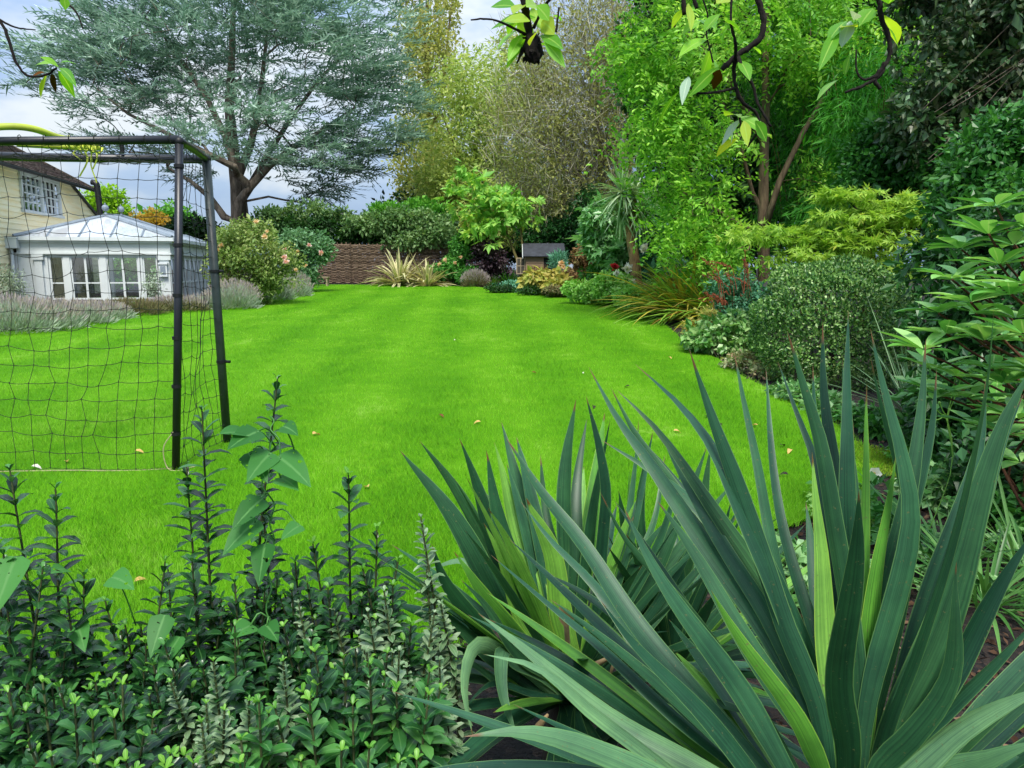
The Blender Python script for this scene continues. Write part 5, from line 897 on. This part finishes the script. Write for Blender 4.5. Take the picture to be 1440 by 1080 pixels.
M_SPEC = [([(918, 606), (905, 690), (905, 780), (930, 900)], 2.1, .05, 2), ([(1000, 625), (985, 710), (965, 800), (950, 900)], 2.1, .065, 0), ([(1030, 700), (1005, 790), (970, 880)], 2.05, .06, 2), ([(870, 690), (890, 780), (925, 890)], 1.95, .07, 2), ([(1090, 760), (1040, 830), (980, 910)], 2., .06, 0), ([(980, 690), (970, 780), (955, 870)], 2.2, .06, 2)]
ym = yucca('yucca', 'shaded dark yucca rosette half hidden behind the big blue green blades', cM, 2.05, M_SPEC, 305, 64, .62, .055, (.25, 1.5), .07)
g = G(); M['straw'] = plain('dry_straw_leaf', 'a58a62', .8, .3, 20)
tube(g, smooth_line([at(800, 950, 1.5), at(798, 900, 1.45), at(795, 865, 1.42)], 10), [.006]*10, 5)
C = smooth_line([at(800, 880, 1.42), at(794, 862, 1.4), at(788, 852, 1.39)], 8)[None]; V, Fc, _ = ribbon(C, np.gradient(C[0], axis=0)[None], A(1, .2, .2)[None, None], np.array([[.012, .022, .028, .03, .027, .022, .015, .004]]), .5, np.linspace(0, 1, 8)); g.add(V, Fc)
tube(g, smooth_line([at(800, 955, 1.5), at(830, 938, 1.45), at(862, 925, 1.42), at(858, 950, 1.42)], 10), [.006, .007, .007, .006, .006, .005, .005, .004, .004, .002], 5); tube(g, smooth_line([at(745, 1040, 1.4), at(757, 1022, 1.38), at(770, 1005, 1.36)], 6), [.004, .007, .008, .008, .006, .003], 5); g.build('dead_leaf', M['straw'], yl, True)
# ------------------------------------------------------------------ leafy shrubs in the near corner
def shoots(name, label, cat, base, tips, L, W, mats, seed, gap=.029, per=3, tiltup=.62, newtip=None, grp=None, taper=.6, barefrac=.08):
    """upright stems clothed in whorls of leaves; tips are 3-D points"""
    rng = np.random.default_rng(seed); t = thing(name, label, cat, base, grp); g = G(); gs = G(); base = A(*base)
    for tp in tips:
        b = base+A((tp[0]-base[0])*.55+rng.normal()*.03, (tp[1]-base[1])*.55+rng.normal()*.03, 0); ln = np.linalg.norm(tp-b); mid = b*.45+tp*.55+A((b[0]-tp[0])*.12, 0, 0)+rng.normal(size=3)*.015; C = smooth_line([b, mid, tp], 24); gs.add(*tubes(C[None], np.linspace(.0055, .0018, 24)[None], 5))
        n = int(ln*(1-barefrac)/gap); s = 1-(np.arange(n)*gap/ln); s = s[s > barefrac]; i = np.minimum((s*23).astype(int), 22); f = (s*23-i)[:, None]; P = C[i]*(1-f)+C[i+1]*f; T = nrm(C[i+1]-C[i]); n = len(P); top = (1-s)*ln/.09
        a0 = np.arange(n)*1.1+rng.random()*6
        for k in range(per):
            a = a0+2*pi*k/per+rng.normal(size=n)*.25; X = nrm(np.cross(T, A(.3, 1, .1))); Yv = np.cross(T, X); H = X*np.cos(a)[:, None]+Yv*np.sin(a)[:, None]; up = np.clip(1.5-top*1.1, 0, 1.2)+tiltup*(.6+.5*rng.random(n)); D = H+T*up[:, None]; sc = np.clip(.35+top*.75, .4, 1)*(.8+.35*rng.random(n)); sc = np.where(rng.random(n) < .06, .01, sc)
            m = np.zeros(n, int) if newtip is None else (top < newtip).astype(int)
            for q in (0, 1):
                w_ = m == q
                if w_.any(): V, Fc, a_ = blades(P[w_], D[w_], (T-H*.6)[w_], L*sc[w_], W*sc[w_], (A(0, .25, .6, .85, 1), A(.15, .72, 1, .66, .06)), .2+.35*rng.random(w_.sum()), .3); g.add(V, Fc, q, a_)
    gs.build('stem', M['bark_stemg'], t, True); g.build('foliage', mats, t, True, True); return t
M['bark_stemg'] = bark('green_brown_stem', '26301a', '56603a', 20)
M['dkgloss'] = leafmat('dark_glossy_leaves', ['12341a', '1c4620', '2a5a2a', '44803e'], .27, .22, .5, vein='4c7a40', k=.85); M['tipg'] = leafmat('fresh_tip_leaves', ['4c8c2c', '64a438', '84bc48'], .4, .4, .4, vein='a8d870')
M['greyl'] = leafmat('grey_green_leaves', ['42643e', '5a7e50', '7c9a70', '98ae8a'], .45, .2, .35, vein='8aa07c', margin=('a0b490', [.75, 1.])); M['midgl'] = leafmat('mid_glossy_leaves', ['1c4a20', '2a6028', '3f7c36', '5c9448'], .28, .25, .5, vein='6a9a58')
def tips(lst): return [at(*p) for p in lst]
def rtips(seed, n, x0, x1, y0, y1, Y0_, Y1_):
    r = np.random.default_rng(seed); out = []
    for k in range(n):
        py = y0+(y1-y0)*r.random(); out.append(at(x0+(x1-x0)*r.random(), py, Y1_+(Y0_-Y1_)*((py-y0)/(y1-y0))+.06*r.normal()))
    return out
def low(px, Y): return A((px-720)/FP*Y*1.02, Y, float(gz(Y))-.02)
sg = 'leafy shrubs in the near bed'
shoots('shrub', 'dark glossy shrub with tall upright shoots cut by the edge of the photo', 'shrub', low(20, 1.5), tips([(14, 662, 1.5), (78, 688, 1.48), (-25, 740, 1.5), (118, 810, 1.5), (5, 780, 1.4), (60, 800, 1.4), (95, 840, 1.38)])+rtips(311, 24, -40, 120, 880, 1020, 1.2, 1.5), .066, .023, [M['dkgloss'], M['midgl']], 310, newtip=.35, grp=sg)
shoots('shrub', 'low glossy shrub in the gap where the lawn comes lowest', 'shrub', low(190, 1.5), tips([(148, 845, 1.5), (232, 790, 1.52), (176, 880, 1.45), (205, 905, 1.4)])+rtips(313, 34, 110, 260, 880, 1040, 1.2, 1.5), .06, .022, [M['dkgloss'], M['tipg']], 312, newtip=.15, grp=sg)
shoots('shrub', 'dark shrub with a tall slender shoot in front of the goalpost foot', 'shrub', low(270, 1.55), tips([(284, 578, 1.55), (262, 655, 1.6), (236, 800, 1.6), (330, 820, 1.5), (270, 790, 1.45)])+rtips(315, 26, 210, 345, 830, 960, 1.35, 1.6), .064, .023, [M['dkgloss'], M['midgl']], 314, newtip=.2, grp=sg)
shoots('shrub', 'dark shrub whose tallest shoot carries the bindweed', 'shrub', low(385, 1.6), tips([(390, 534, 1.6), (368, 690, 1.62), (415, 790, 1.6)])+rtips(317, 24, 315, 445, 810, 960, 1.4, 1.65), .064, .023, [M['dkgloss'], M['midgl']], 316, newtip=.35, grp=sg)
shoots('shrub', 'dense dark shrub with one neat spire right of the bindweed', 'shrub', low(490, 1.55), tips([(490, 668, 1.55), (530, 745, 1.55), (440, 765, 1.55), (432, 820, 1.5), (560, 790, 1.6), (510, 800, 1.5), (410, 830, 1.5)])+rtips(319, 38, 390, 580, 820, 980, 1.25, 1.55), .06, .023, [M['dkgloss'], M['tipg']], 318, newtip=.16, gap=.027, grp=sg)
shoots('shrub', 'grey green pale edged shrub beside the dark yucca', 'shrub', low(590, 1.5), tips([(592, 728, 1.55), (420, 850, 1.45), (560, 850, 1.5), (620, 850, 1.5), (600, 800, 1.55), (470, 860, 1.45)])+rtips(321, 22, 500, 630, 830, 980, 1.3, 1.5), .04, .014, [M['greyl'], M['greyl']], 320, gap=.019, per=4, grp=sg)
shoots('shrub', 'mid green shrub with bright fresh tips along the photo bottom', 'shrub', low(440, 1.2), tips([(435, 985, 1.12), (330, 880, 1.3), (520, 935, 1.2)])+rtips(323, 44, 300, 620, 930, 1080, 1.05, 1.35), .06, .022, [M['midgl'], M['tipg']], 322, newtip=.2, grp=sg)
shoots('shrub', 'grey woolly leaved shoots poking through the glossy shrubs', 'shrub', low(300, 1.2), tips([(350, 985, 1.1), (300, 930, 1.2), (290, 990, 1.15), (398, 930, 1.2), (240, 960, 1.2)])+rtips(325, 5, 250, 420, 940, 1060, 1.1, 1.3), .036, .012, [M['greyl'], M['tipg']], 324, gap=.011, per=4, newtip=.12, grp=sg)
shoots('shrub', 'shadowed shrub with pale new leaves in the bottom corner', 'shrub', low(90, 1.2), tips([(105, 990, 1.1), (60, 960, 1.2), (160, 1010, 1.1), (215, 1010, 1.15)])+rtips(327, 40, -30, 280, 960, 1090, 1.0, 1.3), .06, .022, [M['dkgloss'], M['tipg']], 326, newtip=.2, grp=sg)
# bindweed twining up the tall shoot
M['bind'] = leafmat('bindweed_leaves', ['2c6628', '3c7c34', '529444'], .5, .4, .3, vein='68a058', holes=True); bd = thing('bindweed', 'twining bindweed with large slug holed heart leaves on the shrub shoots', 'bindweed', low(375, 1.5))
c = [A(*bd.location), at(372, 960, 1.42), at(380, 880, 1.42), at(376, 800, 1.46), at(384, 730, 1.48), at(372, 670, 1.5), at(388, 620, 1.52), at(378, 585, 1.55)]; C = smooth_line(c, 60); C[:, 0] += .008*np.sin(np.arange(60)*.9); g = G(); tube(g, C, .0018, 5); gl = G(); rng = np.random.default_rng(330)
HEART = (A(-.12, 0, .12, .35, .65, .88, 1), A(.35, .95, 1.0, .9, .58, .22, .02))
for px, py, tx, ty, L in ((378, 640, 346, 668, .075), (395, 645, 455, 685, .09), (360, 608, 318, 622, .075), (352, 640, 392, 690, .07), (395, 672, 440, 690, .06), (365, 705, 320, 740, .075), (372, 770, 360, 830, .07), (358, 735, 305, 776, .08), (352, 880, 318, 892, .065), (375, 880, 400, 905, .06), (400, 600, 440, 612, .05), (345, 610, 300, 598, .07), (230, 870, 205, 930, .07), (160, 812, 215, 828, .07), (20, 790, -8, 850, .1), (110, 880, 125, 930, .06), (420, 740, 380, 760, .05), (250, 900, 215, 950, .07), (90, 800, 60, 800, .05)):
    p = at(px, py, 1.4); q = at(tx, ty, 1.33); D = nrm(q-p); U = nrm(A(.2*rng.normal(), -.55, .8)); V, Fc, a_ = blades(p[None], D[None], U[None], A(L), A(L*.72), HEART, .2, .18); gl.add(V, Fc, 0, a_); j = C[np.argmin(np.linalg.norm(C-p, axis=1))]; j = j if np.linalg.norm(j-p) < .13 else p+A(.02, .03, -.12); tube(g, smooth_line([j, (j+p)/2+A(0, 0, .02), p], 6), .0016, 4)
g.build('stem', M['midg'], bd, True); gl.build('foliage', M['bind'], bd, True, True)
# ------------------------------------------------------------------ overhanging boughs at the top of the view
M['mag'] = leafmat('bough_leaves', ['4c8a20', '6aa82c', '8cc43c', 'b4b840'], .4, .45, .35, vein='a8cc60', tcol=(1.7, 1.6, .5, 1)); M['magpale'] = leafmat('pale_leaf_undersides', ['9ab49a', 'b4c8b4', '8aa88a'], .6, .3, .2, vein='c4d4bc'); M['amber'] = leafmat('amber_dead_leaf', ['5a3608', '6a420a', '46280c'], .8, .04, .1)
MAGP = (np.linspace(0, 1, 7), A(.1, .5, .85, 1, .85, .5, .04))
def bough(label, lines, leaves, seed, extra=None):
    rng = np.random.default_rng(seed); t = thing('tree_branch', label, 'branch', at(*lines[0][0][0])); g = G()
    for pts, r0, r1 in lines: C = smooth_line([at(*p) for p in pts], 5*len(pts)); C = C+rng.normal(size=C.shape)*r0*.09; tube(g, C, np.linspace(r0, r1, len(C))*(1+.07*rng.normal(size=len(C))), 8)
    g.build('branch', M['bark_black'], t, True); gl = G()
    for x, y, tx, ty, Y, w, mi in leaves:
        p = at(x, y, Y); q = at(tx, ty, Y-.12+.24*rng.random()); D = q-p; L = np.linalg.norm(D); U = nrm(A(.5*rng.normal(), -.6, .7)); V, Fc, a_ = blades(p[None], nrm(D)[None], U[None], A(L), A(w/FP*Y), MAGP, .1+.2*rng.random(), .22); gl.add(V, Fc, mi, a_)
    gl.build('foliage', [M['mag'], M['magpale'], M['amber']], t, True, True)
    if extra: extra(rng, t)
    return t
def cone(rng, t):
    g = G(); n = 26
    sphere(g, at(749, 68, 1.95), A(.026, .024, .036), 8, noise=lambda D: .15*np.sin(D[..., 0]*9)*np.sin(D[..., 2]*11)); P = at(749, 66, 1.95)+nrm(rng.normal(size=(n, 3)))*A(.022, .02, .03); g.add(*diam(P, nrm(P-at(749, 60, 1.95)), rng.normal(size=(n, 3)), np.full(n, .02), np.full(n, .012))); g.build('seed_cone', M['bark_black'], t)
r_ = np.random.default_rng(340)
cl = [(735, 48, 714, 78, 1.95, 16, 0), (730, 40, 700, 62, 1.95, 18, 0), (738, 55, 712, 88, 1.9, 13, 0), (752, 25, 690, 22, 2.0, 22, 0), (745, 30, 708, 22, 1.9, 26, 0), (725, 10, 690, 0, 1.95, 24, 0), (760, 50, 792, 55, 1.95, 18, 0), (765, 58, 795, 82, 1.9, 16, 0), (762, 30, 780, 38, 1.95, 24, 0), (760, 62, 788, 66, 2., 14, 0), (770, 22, 790, 16, 2., 12, 0), (735, 20, 715, 40, 2., 24, 0), (755, 8, 772, 24, 1.9, 26, 0), (740, 5, 722, 14, 1.95, 26, 0), (758, 42, 745, 58, 1.85, 24, 0), (748, 12, 765, 40, 2.05, 28, 0), (730, 30, 745, 52, 2.05, 26, 0), (760, 15, 740, -10, 2, 28, 0), (735, 2, 755, -12, 2, 26, 0)]
bough('hanging bough tip with a green leaf rosette round a dead cone', [([(900, -1100, 1.7), (820, -700, 1.8), (750, -300, 1.9), (738, -60, 1.95), (737, -10, 1.95), (741, 25, 1.95), (748, 60, 1.95)], .016, .009), ([(738, 48, 1.95), (715, 36, 1.9), (690, 27, 1.85), (662, 28, 1.85)], .004, .0018), ([(750, 40, 1.95), (762, 15, 1.95), (774, -2, 1.9), (790, -20, 1.9)], .004, .003), ([(738, 68, 1.95), (732, 78, 1.94), (727, 89, 1.94)], .005, .002), ([(782, 45, 2), (784, 30, 2), (786, 10, 2)], .003, .002)], cl, 341, cone)
mb = [(1000, 70, 985, 110, 2.0, 18, 0), (995, 55, 955, 62, 2.0, 20, 0), (1005, 40, 985, 20, 2.0, 26, 0), (1010, 95, 968, 128, 2.0, 16, 0), (968, 108, 960, 128, 2.0, 14, 1), (955, 128, 926, 160, 2.05, 10, 0), (1020, 30, 1045, 40, 1.95, 22, 0), (1012, 20, 990, 40, 1.95, 24, 0), (1008, 5, 1030, -10, 2, 26, 0), (1040, 85, 1055, 100, 2, 18, 0), (1012, 98, 1003, 119, 1.95, 16, 2), (1042, 168, 1015, 196, 2.05, 18, 1), (1040, 165, 1080, 178, 2.05, 22, 0), (1046, 170, 1052, 192, 2.0, 14, 0), (1036, 195, 1008, 208, 2.05, 15, 0), (1040, 165, 1020, 150, 2.0, 24, 0), (1030, 175, 1028, 200, 2.0, 14, 1), (962, 12, 945, 30, 2, 12, 0), (968, 5, 972, 30, 2, 14, 0), (1045, 60, 1070, 68, 2, 20, 0), (1000, 80, 1012, 108, 2.05, 20, 0), (1062, 170, 1078, 192, 2.0, 18, 0), (985, 30, 960, 40, 2.0, 20, 0)]
bough('gnarled dark bough looping down before the bright tree', [([(1150, -1100, 1.7), (1090, -700, 1.8), (1040, -300, 1.95), (1050, -50, 2.0), (1066, 0, 2.), (1074, 30, 2.), (1068, 55, 2.0), (1045, 72, 2.), (1028, 85, 2.), (1015, 98, 2.0)], .0085, .007), ([(1036, 78, 2.), (1032, 100, 2.02), (1036, 128, 2.02), (1045, 145, 2.02), (1062, 158, 2.04), (1068, 178, 2.04), (1052, 206, 2.04)], .006, .003), ([(1038, 80, 2.), (1045, 100, 1.98), (1058, 118, 1.98), (1066, 146, 1.98), (1084, 178, 1.98)], .006, .003), ([(1034, 82, 2.), (1034, 60, 1.95), (1028, 30, 1.95), (1030, -20, 1.95)], .0045, .003), ([(1034, 124, 2.02), (1005, 130, 2.), (978, 130, 2.), (968, 118, 2.)], .004, .002), ([(1003, 88, 2.), (994, 50, 2.), (995, 20, 2.), (985, -10, 2.)], .0025, .002), ([(963, 20, 2.), (960, -10, 2.)], .007, .006), ([(980, 12, 2.), (972, -10, 2.)], .005, .005), ([(1040, 165, 2.04), (1044, 185, 2.04), (1050, 200, 2.04)], .003, .002)], mb, 342)
rb = [(1196, 30, 1184, 60, 2.0, 22, 1), (1200, 28, 1205, 10, 2, 16, 1), (1180, 40, 1152, 88, 2.0, 18, 0), (1190, 30, 1165, 45, 2, 20, 0), (1240, 20, 1262, 50, 2, 30, 0), (1250, 5, 1262, -14, 2, 30, 0), (1195, 78, 1188, 104, 2.05, 16, 0), (1180, 112, 1150, 122, 2.05, 14, 0), (1205, 38, 1182, 34, 2, 20, 0), (1228, 12, 1210, 30, 2, 26, 0), (1250, 40, 1264, 62, 2., 16, 0)]
bough('short dark bough bent in an elbow before the ivy bank', [([(1300, -1100, 1.7), (1260, -700, 1.8), (1225, -300, 1.95), (1228, -40, 2.), (1236, 0, 2.), (1240, 28, 2.), (1250, 55, 2.), (1250, 82, 2.), (1236, 102, 2.), (1230, 112, 2.), (1238, 126, 2.)], .008, .005), ([(1244, 88, 2.), (1238, 106, 2.), (1210, 122, 2.), (1188, 130, 2.)], .006, .003), ([(1236, 104, 2.), (1216, 112, 2.), (1205, 100, 2.), (1204, 70, 2.)], .004, .002)], rb, 343)
lb = [(82, 94, 56, 74, 2.2, 12, 0), (78, 90, 48, 82, 2.2, 12, 0), (84, 96, 106, 102, 2.2, 12, 0), (82, 100, 104, 122, 2.2, 14, 0), (66, 104, 56, 122, 2.2, 13, 0), (62, 102, 34, 104, 2.2, 11, 2), (86, 88, 106, 84, 2.2, 11, 0), (90, -6, 92, 12, 2.2, 12, 0), (72, 104, 78, 116, 2.2, 10, 2)]
bough('thin drooping branch with few yellowing leaves against the cedar', [([(-350, -900, 1.9), (-200, -450, 2.1), (-90, -120, 2.2), (-30, 10, 2.2), (0, 30, 2.2), (14, 62, 2.2), (22, 86, 2.2), (38, 106, 2.2), (62, 106, 2.2), (80, 96, 2.2)], .006, .003), ([(-10, 22, 2.2), (20, 38, 2.2), (50, 42, 2.2)], .0035, .0015), ([(70, -8, 2.25), (98, 8, 2.25), (110, 22, 2.25), (116, 40, 2.25)], .004, .002)], lb, 344)
# ------------------------------------------------------------------ fallen leaves on the lawn
FL = [(617, 588, 'b', 'round dark brown fallen leaf at mid lawn'), (676, 598, 'y', 'tan curled fallen leaf in front of the dark yucca tips'), (835, 575, 'd', 'blackened fallen leaf behind the tallest dark yucca blade'), (885, 547, 'd', 'small dark fallen leaf between two long yucca tips'), (820, 527, 'w', 'tiny pale fallen leaf near the longest yucca tip'), (947, 611, 'y', 'pinkish curled fallen leaf between crossing yucca blades'), (992, 590, 'd', 'dark fallen leaf beside the upright blue green blade'), (1015, 603, 'd', 'black curled fallen leaf behind the blue green blades'), (1065, 603, 'y', 'pale brown fallen leaf nearest the clipped ball'), (1098, 632, 'd', 'dark split fallen leaf lying behind the tall blades'), (1112, 638, 'y', 'crumpled tan fallen leaf beside the dark split one'), (1108, 674, 'd', 'black fallen leaf nearest the bed edge'), (440, 616, 'y', 'large peach fallen leaf behind the bindweed'), (95, 655, 'y', 'yellow fallen leaf at the foot of the goal net'), (45, 662, 'w', 'pale pink fallen leaf under the net rope'), (518, 692, 'y', 'straw coloured fallen leaf right of the neat shrub spire'), (190, 640, 'y', 'small yellow fallen leaf inside the goal net'), (985, 510, 'b', 'tiny brown fallen leaf below the pale green clump'), (940, 505, 'y', 'tan fallen leaf scrap out on the lawn before the crocosmia'), (640, 480, 'w', 'white speck of a petal far out on the lawn'), (748, 527, 'b', 'small dry fallen leaf in the middle of the lawn'), (190, 828, 'y', 'orange fallen leaf in the lawn gap between shrubs')]
M['fl_b'] = leafmat('brown_fallen', ['5a3420', '7a4a2c'], .7, .1, .2); M['fl_y'] = leafmat('yellow_fallen', ['c89a50', 'd8b070', 'c8a040'], .7, .2, .2); M['fl_d'] = leafmat('dark_fallen', ['1c1612', '32261c'], .6, .05, .3); M['fl_w'] = leafmat('pale_fallen', ['d0c8b8', 'e0d8d0'], .7, .2, .2)
rng = np.random.default_rng(350)
for px, py, k, lab in FL:
    p = gnd(px, py)+A(0, 0, .035); a = rng.random()*6.28; L = .075*(1.3 if 'large' in lab else .55 if 'tiny' in lab or 'speck' in lab else .95); V, Fc, a_ = blades(p[None], A(cos(a), sin(a), .15)[None], A(.25*rng.normal(), -.25, 1)[None], A(L), A(L*.55), LEAF, .5, .5); o = G().add(V-p, Fc, 0, a_).build('fallen_leaf', M['fl_'+k], None, True); o.location = p; tag(o, lab, 'leaf', 'fallen leaves on the lawn')
# ------------------------------------------------------------------ camera, light, sky
S = bpy.context.scene
cd = bpy.data.cameras.new('camera'); cam = bpy.data.objects.new('camera', cd); COL.objects.link(cam); S.camera = cam
cam.location = (0, 0, CH); cam.rotation_euler = (pi/2-TH, 0, 0); cd.sensor_width = 36; cd.lens = 36*FP/1440; cd.clip_start = .05; cd.clip_end = 2000
SE, SA = radians(56), radians(172)      # sun height, and its bearing from straight ahead (negative: towards the house side)
sd = bpy.data.lights.new('sun', 'SUN'); sd.energy = 2.7; sd.angle = radians(18); sd.color = (1, .95, .86)
so = bpy.data.objects.new('sun', sd); COL.objects.link(so)
dv = Vector((sin(SA)*cos(SE), cos(SA)*cos(SE), sin(SE))); so.rotation_euler = dv.to_track_quat('Z', 'Y').to_euler()
w = bpy.data.worlds.new('World'); S.world = w; w.use_nodes = True; nt = w.node_tree; bg = nt.nodes['Background']
sky = nt.nodes.new('ShaderNodeTexSky'); sky.sky_type = 'NISHITA'; sky.sun_disc = False; sky.sun_elevation = SE; sky.sun_rotation = SA; sky.air_density = 1.2; sky.dust_density = 1.5
tc = nt.nodes.new('ShaderNodeTexCoord'); mp = nt.nodes.new('ShaderNodeMapping'); mp.inputs['Scale'].default_value = (1, 1, 2.6); mp.inputs['Location'].default_value = (.35, .1, .2)
nt.links.new(tc.outputs['Generated'], mp.inputs[0])
def wn(sc, de, ro):
    n = nt.nodes.new('ShaderNodeTexNoise'); n.inputs['Scale'].default_value = sc; n.inputs['Detail'].default_value = de; n.inputs['Roughness'].default_value = ro
    nt.links.new(mp.outputs[0], n.inputs['Vector']); return n.outputs[0]
def wr(f, cols, pos):
    r = nt.nodes.new('ShaderNodeValToRGB'); e = r.color_ramp.elements
    while len(e) < len(cols): e.new(.5)
    for i, (c, p) in enumerate(zip(cols, pos)): e[i].position = p; e[i].color = c
    nt.links.new(f, r.inputs[0]); return r.outputs[0]
cl = wr(wn(2.1, 6, .55), [(.30, .52, .98, 1), (.58, .78, 1.12, 1), (1.15, 1.22, 1.28, 1)], [.38, .5, .6])
sc_ = nt.nodes.new('ShaderNodeVectorMath'); sc_.operation = 'SCALE'; sx = nt.nodes.new('ShaderNodeSeparateXYZ'); nt.links.new(tc.outputs['Generated'], sx.inputs[0])
ov = nt.nodes.new('ShaderNodeMath'); ov.operation = 'MULTIPLY_ADD'; ov.inputs[1].default_value = 5.6; ov.inputs[2].default_value = 3.5; ov.use_clamp = False; nt.links.new(sx.outputs[2], ov.inputs[0])   # overcast: about three times brighter overhead than at the horizon
nt.links.new(ov.outputs[0], sc_.inputs['Scale']); nt.links.new(cl, sc_.inputs[0])
mx = nt.nodes.new('ShaderNodeMix'); mx.data_type = 'RGBA'; mx.inputs[0].default_value = .85
nt.links.new(sky.outputs[0], mx.inputs[6]); nt.links.new(sc_.outputs[0], mx.inputs[7]); nt.links.new(mx.outputs[2], bg.inputs[0]); bg.inputs[1].default_value = .1
S.view_settings.view_transform = 'Standard'; S.view_settings.look = 'None'; S.view_settings.gamma = 1; S.view_settings.exposure = .85
S.render.engine = 'CYCLES'; c_ = S.cycles; c_.max_bounces = 6; c_.diffuse_bounces = 2; c_.glossy_bounces = 2; c_.transmission_bounces = 4; c_.transparent_max_bounces = 12
c_.use_denoising = True; c_.sample_clamp_indirect = 6; c_.use_adaptive_sampling = True; c_.adaptive_threshold = .015
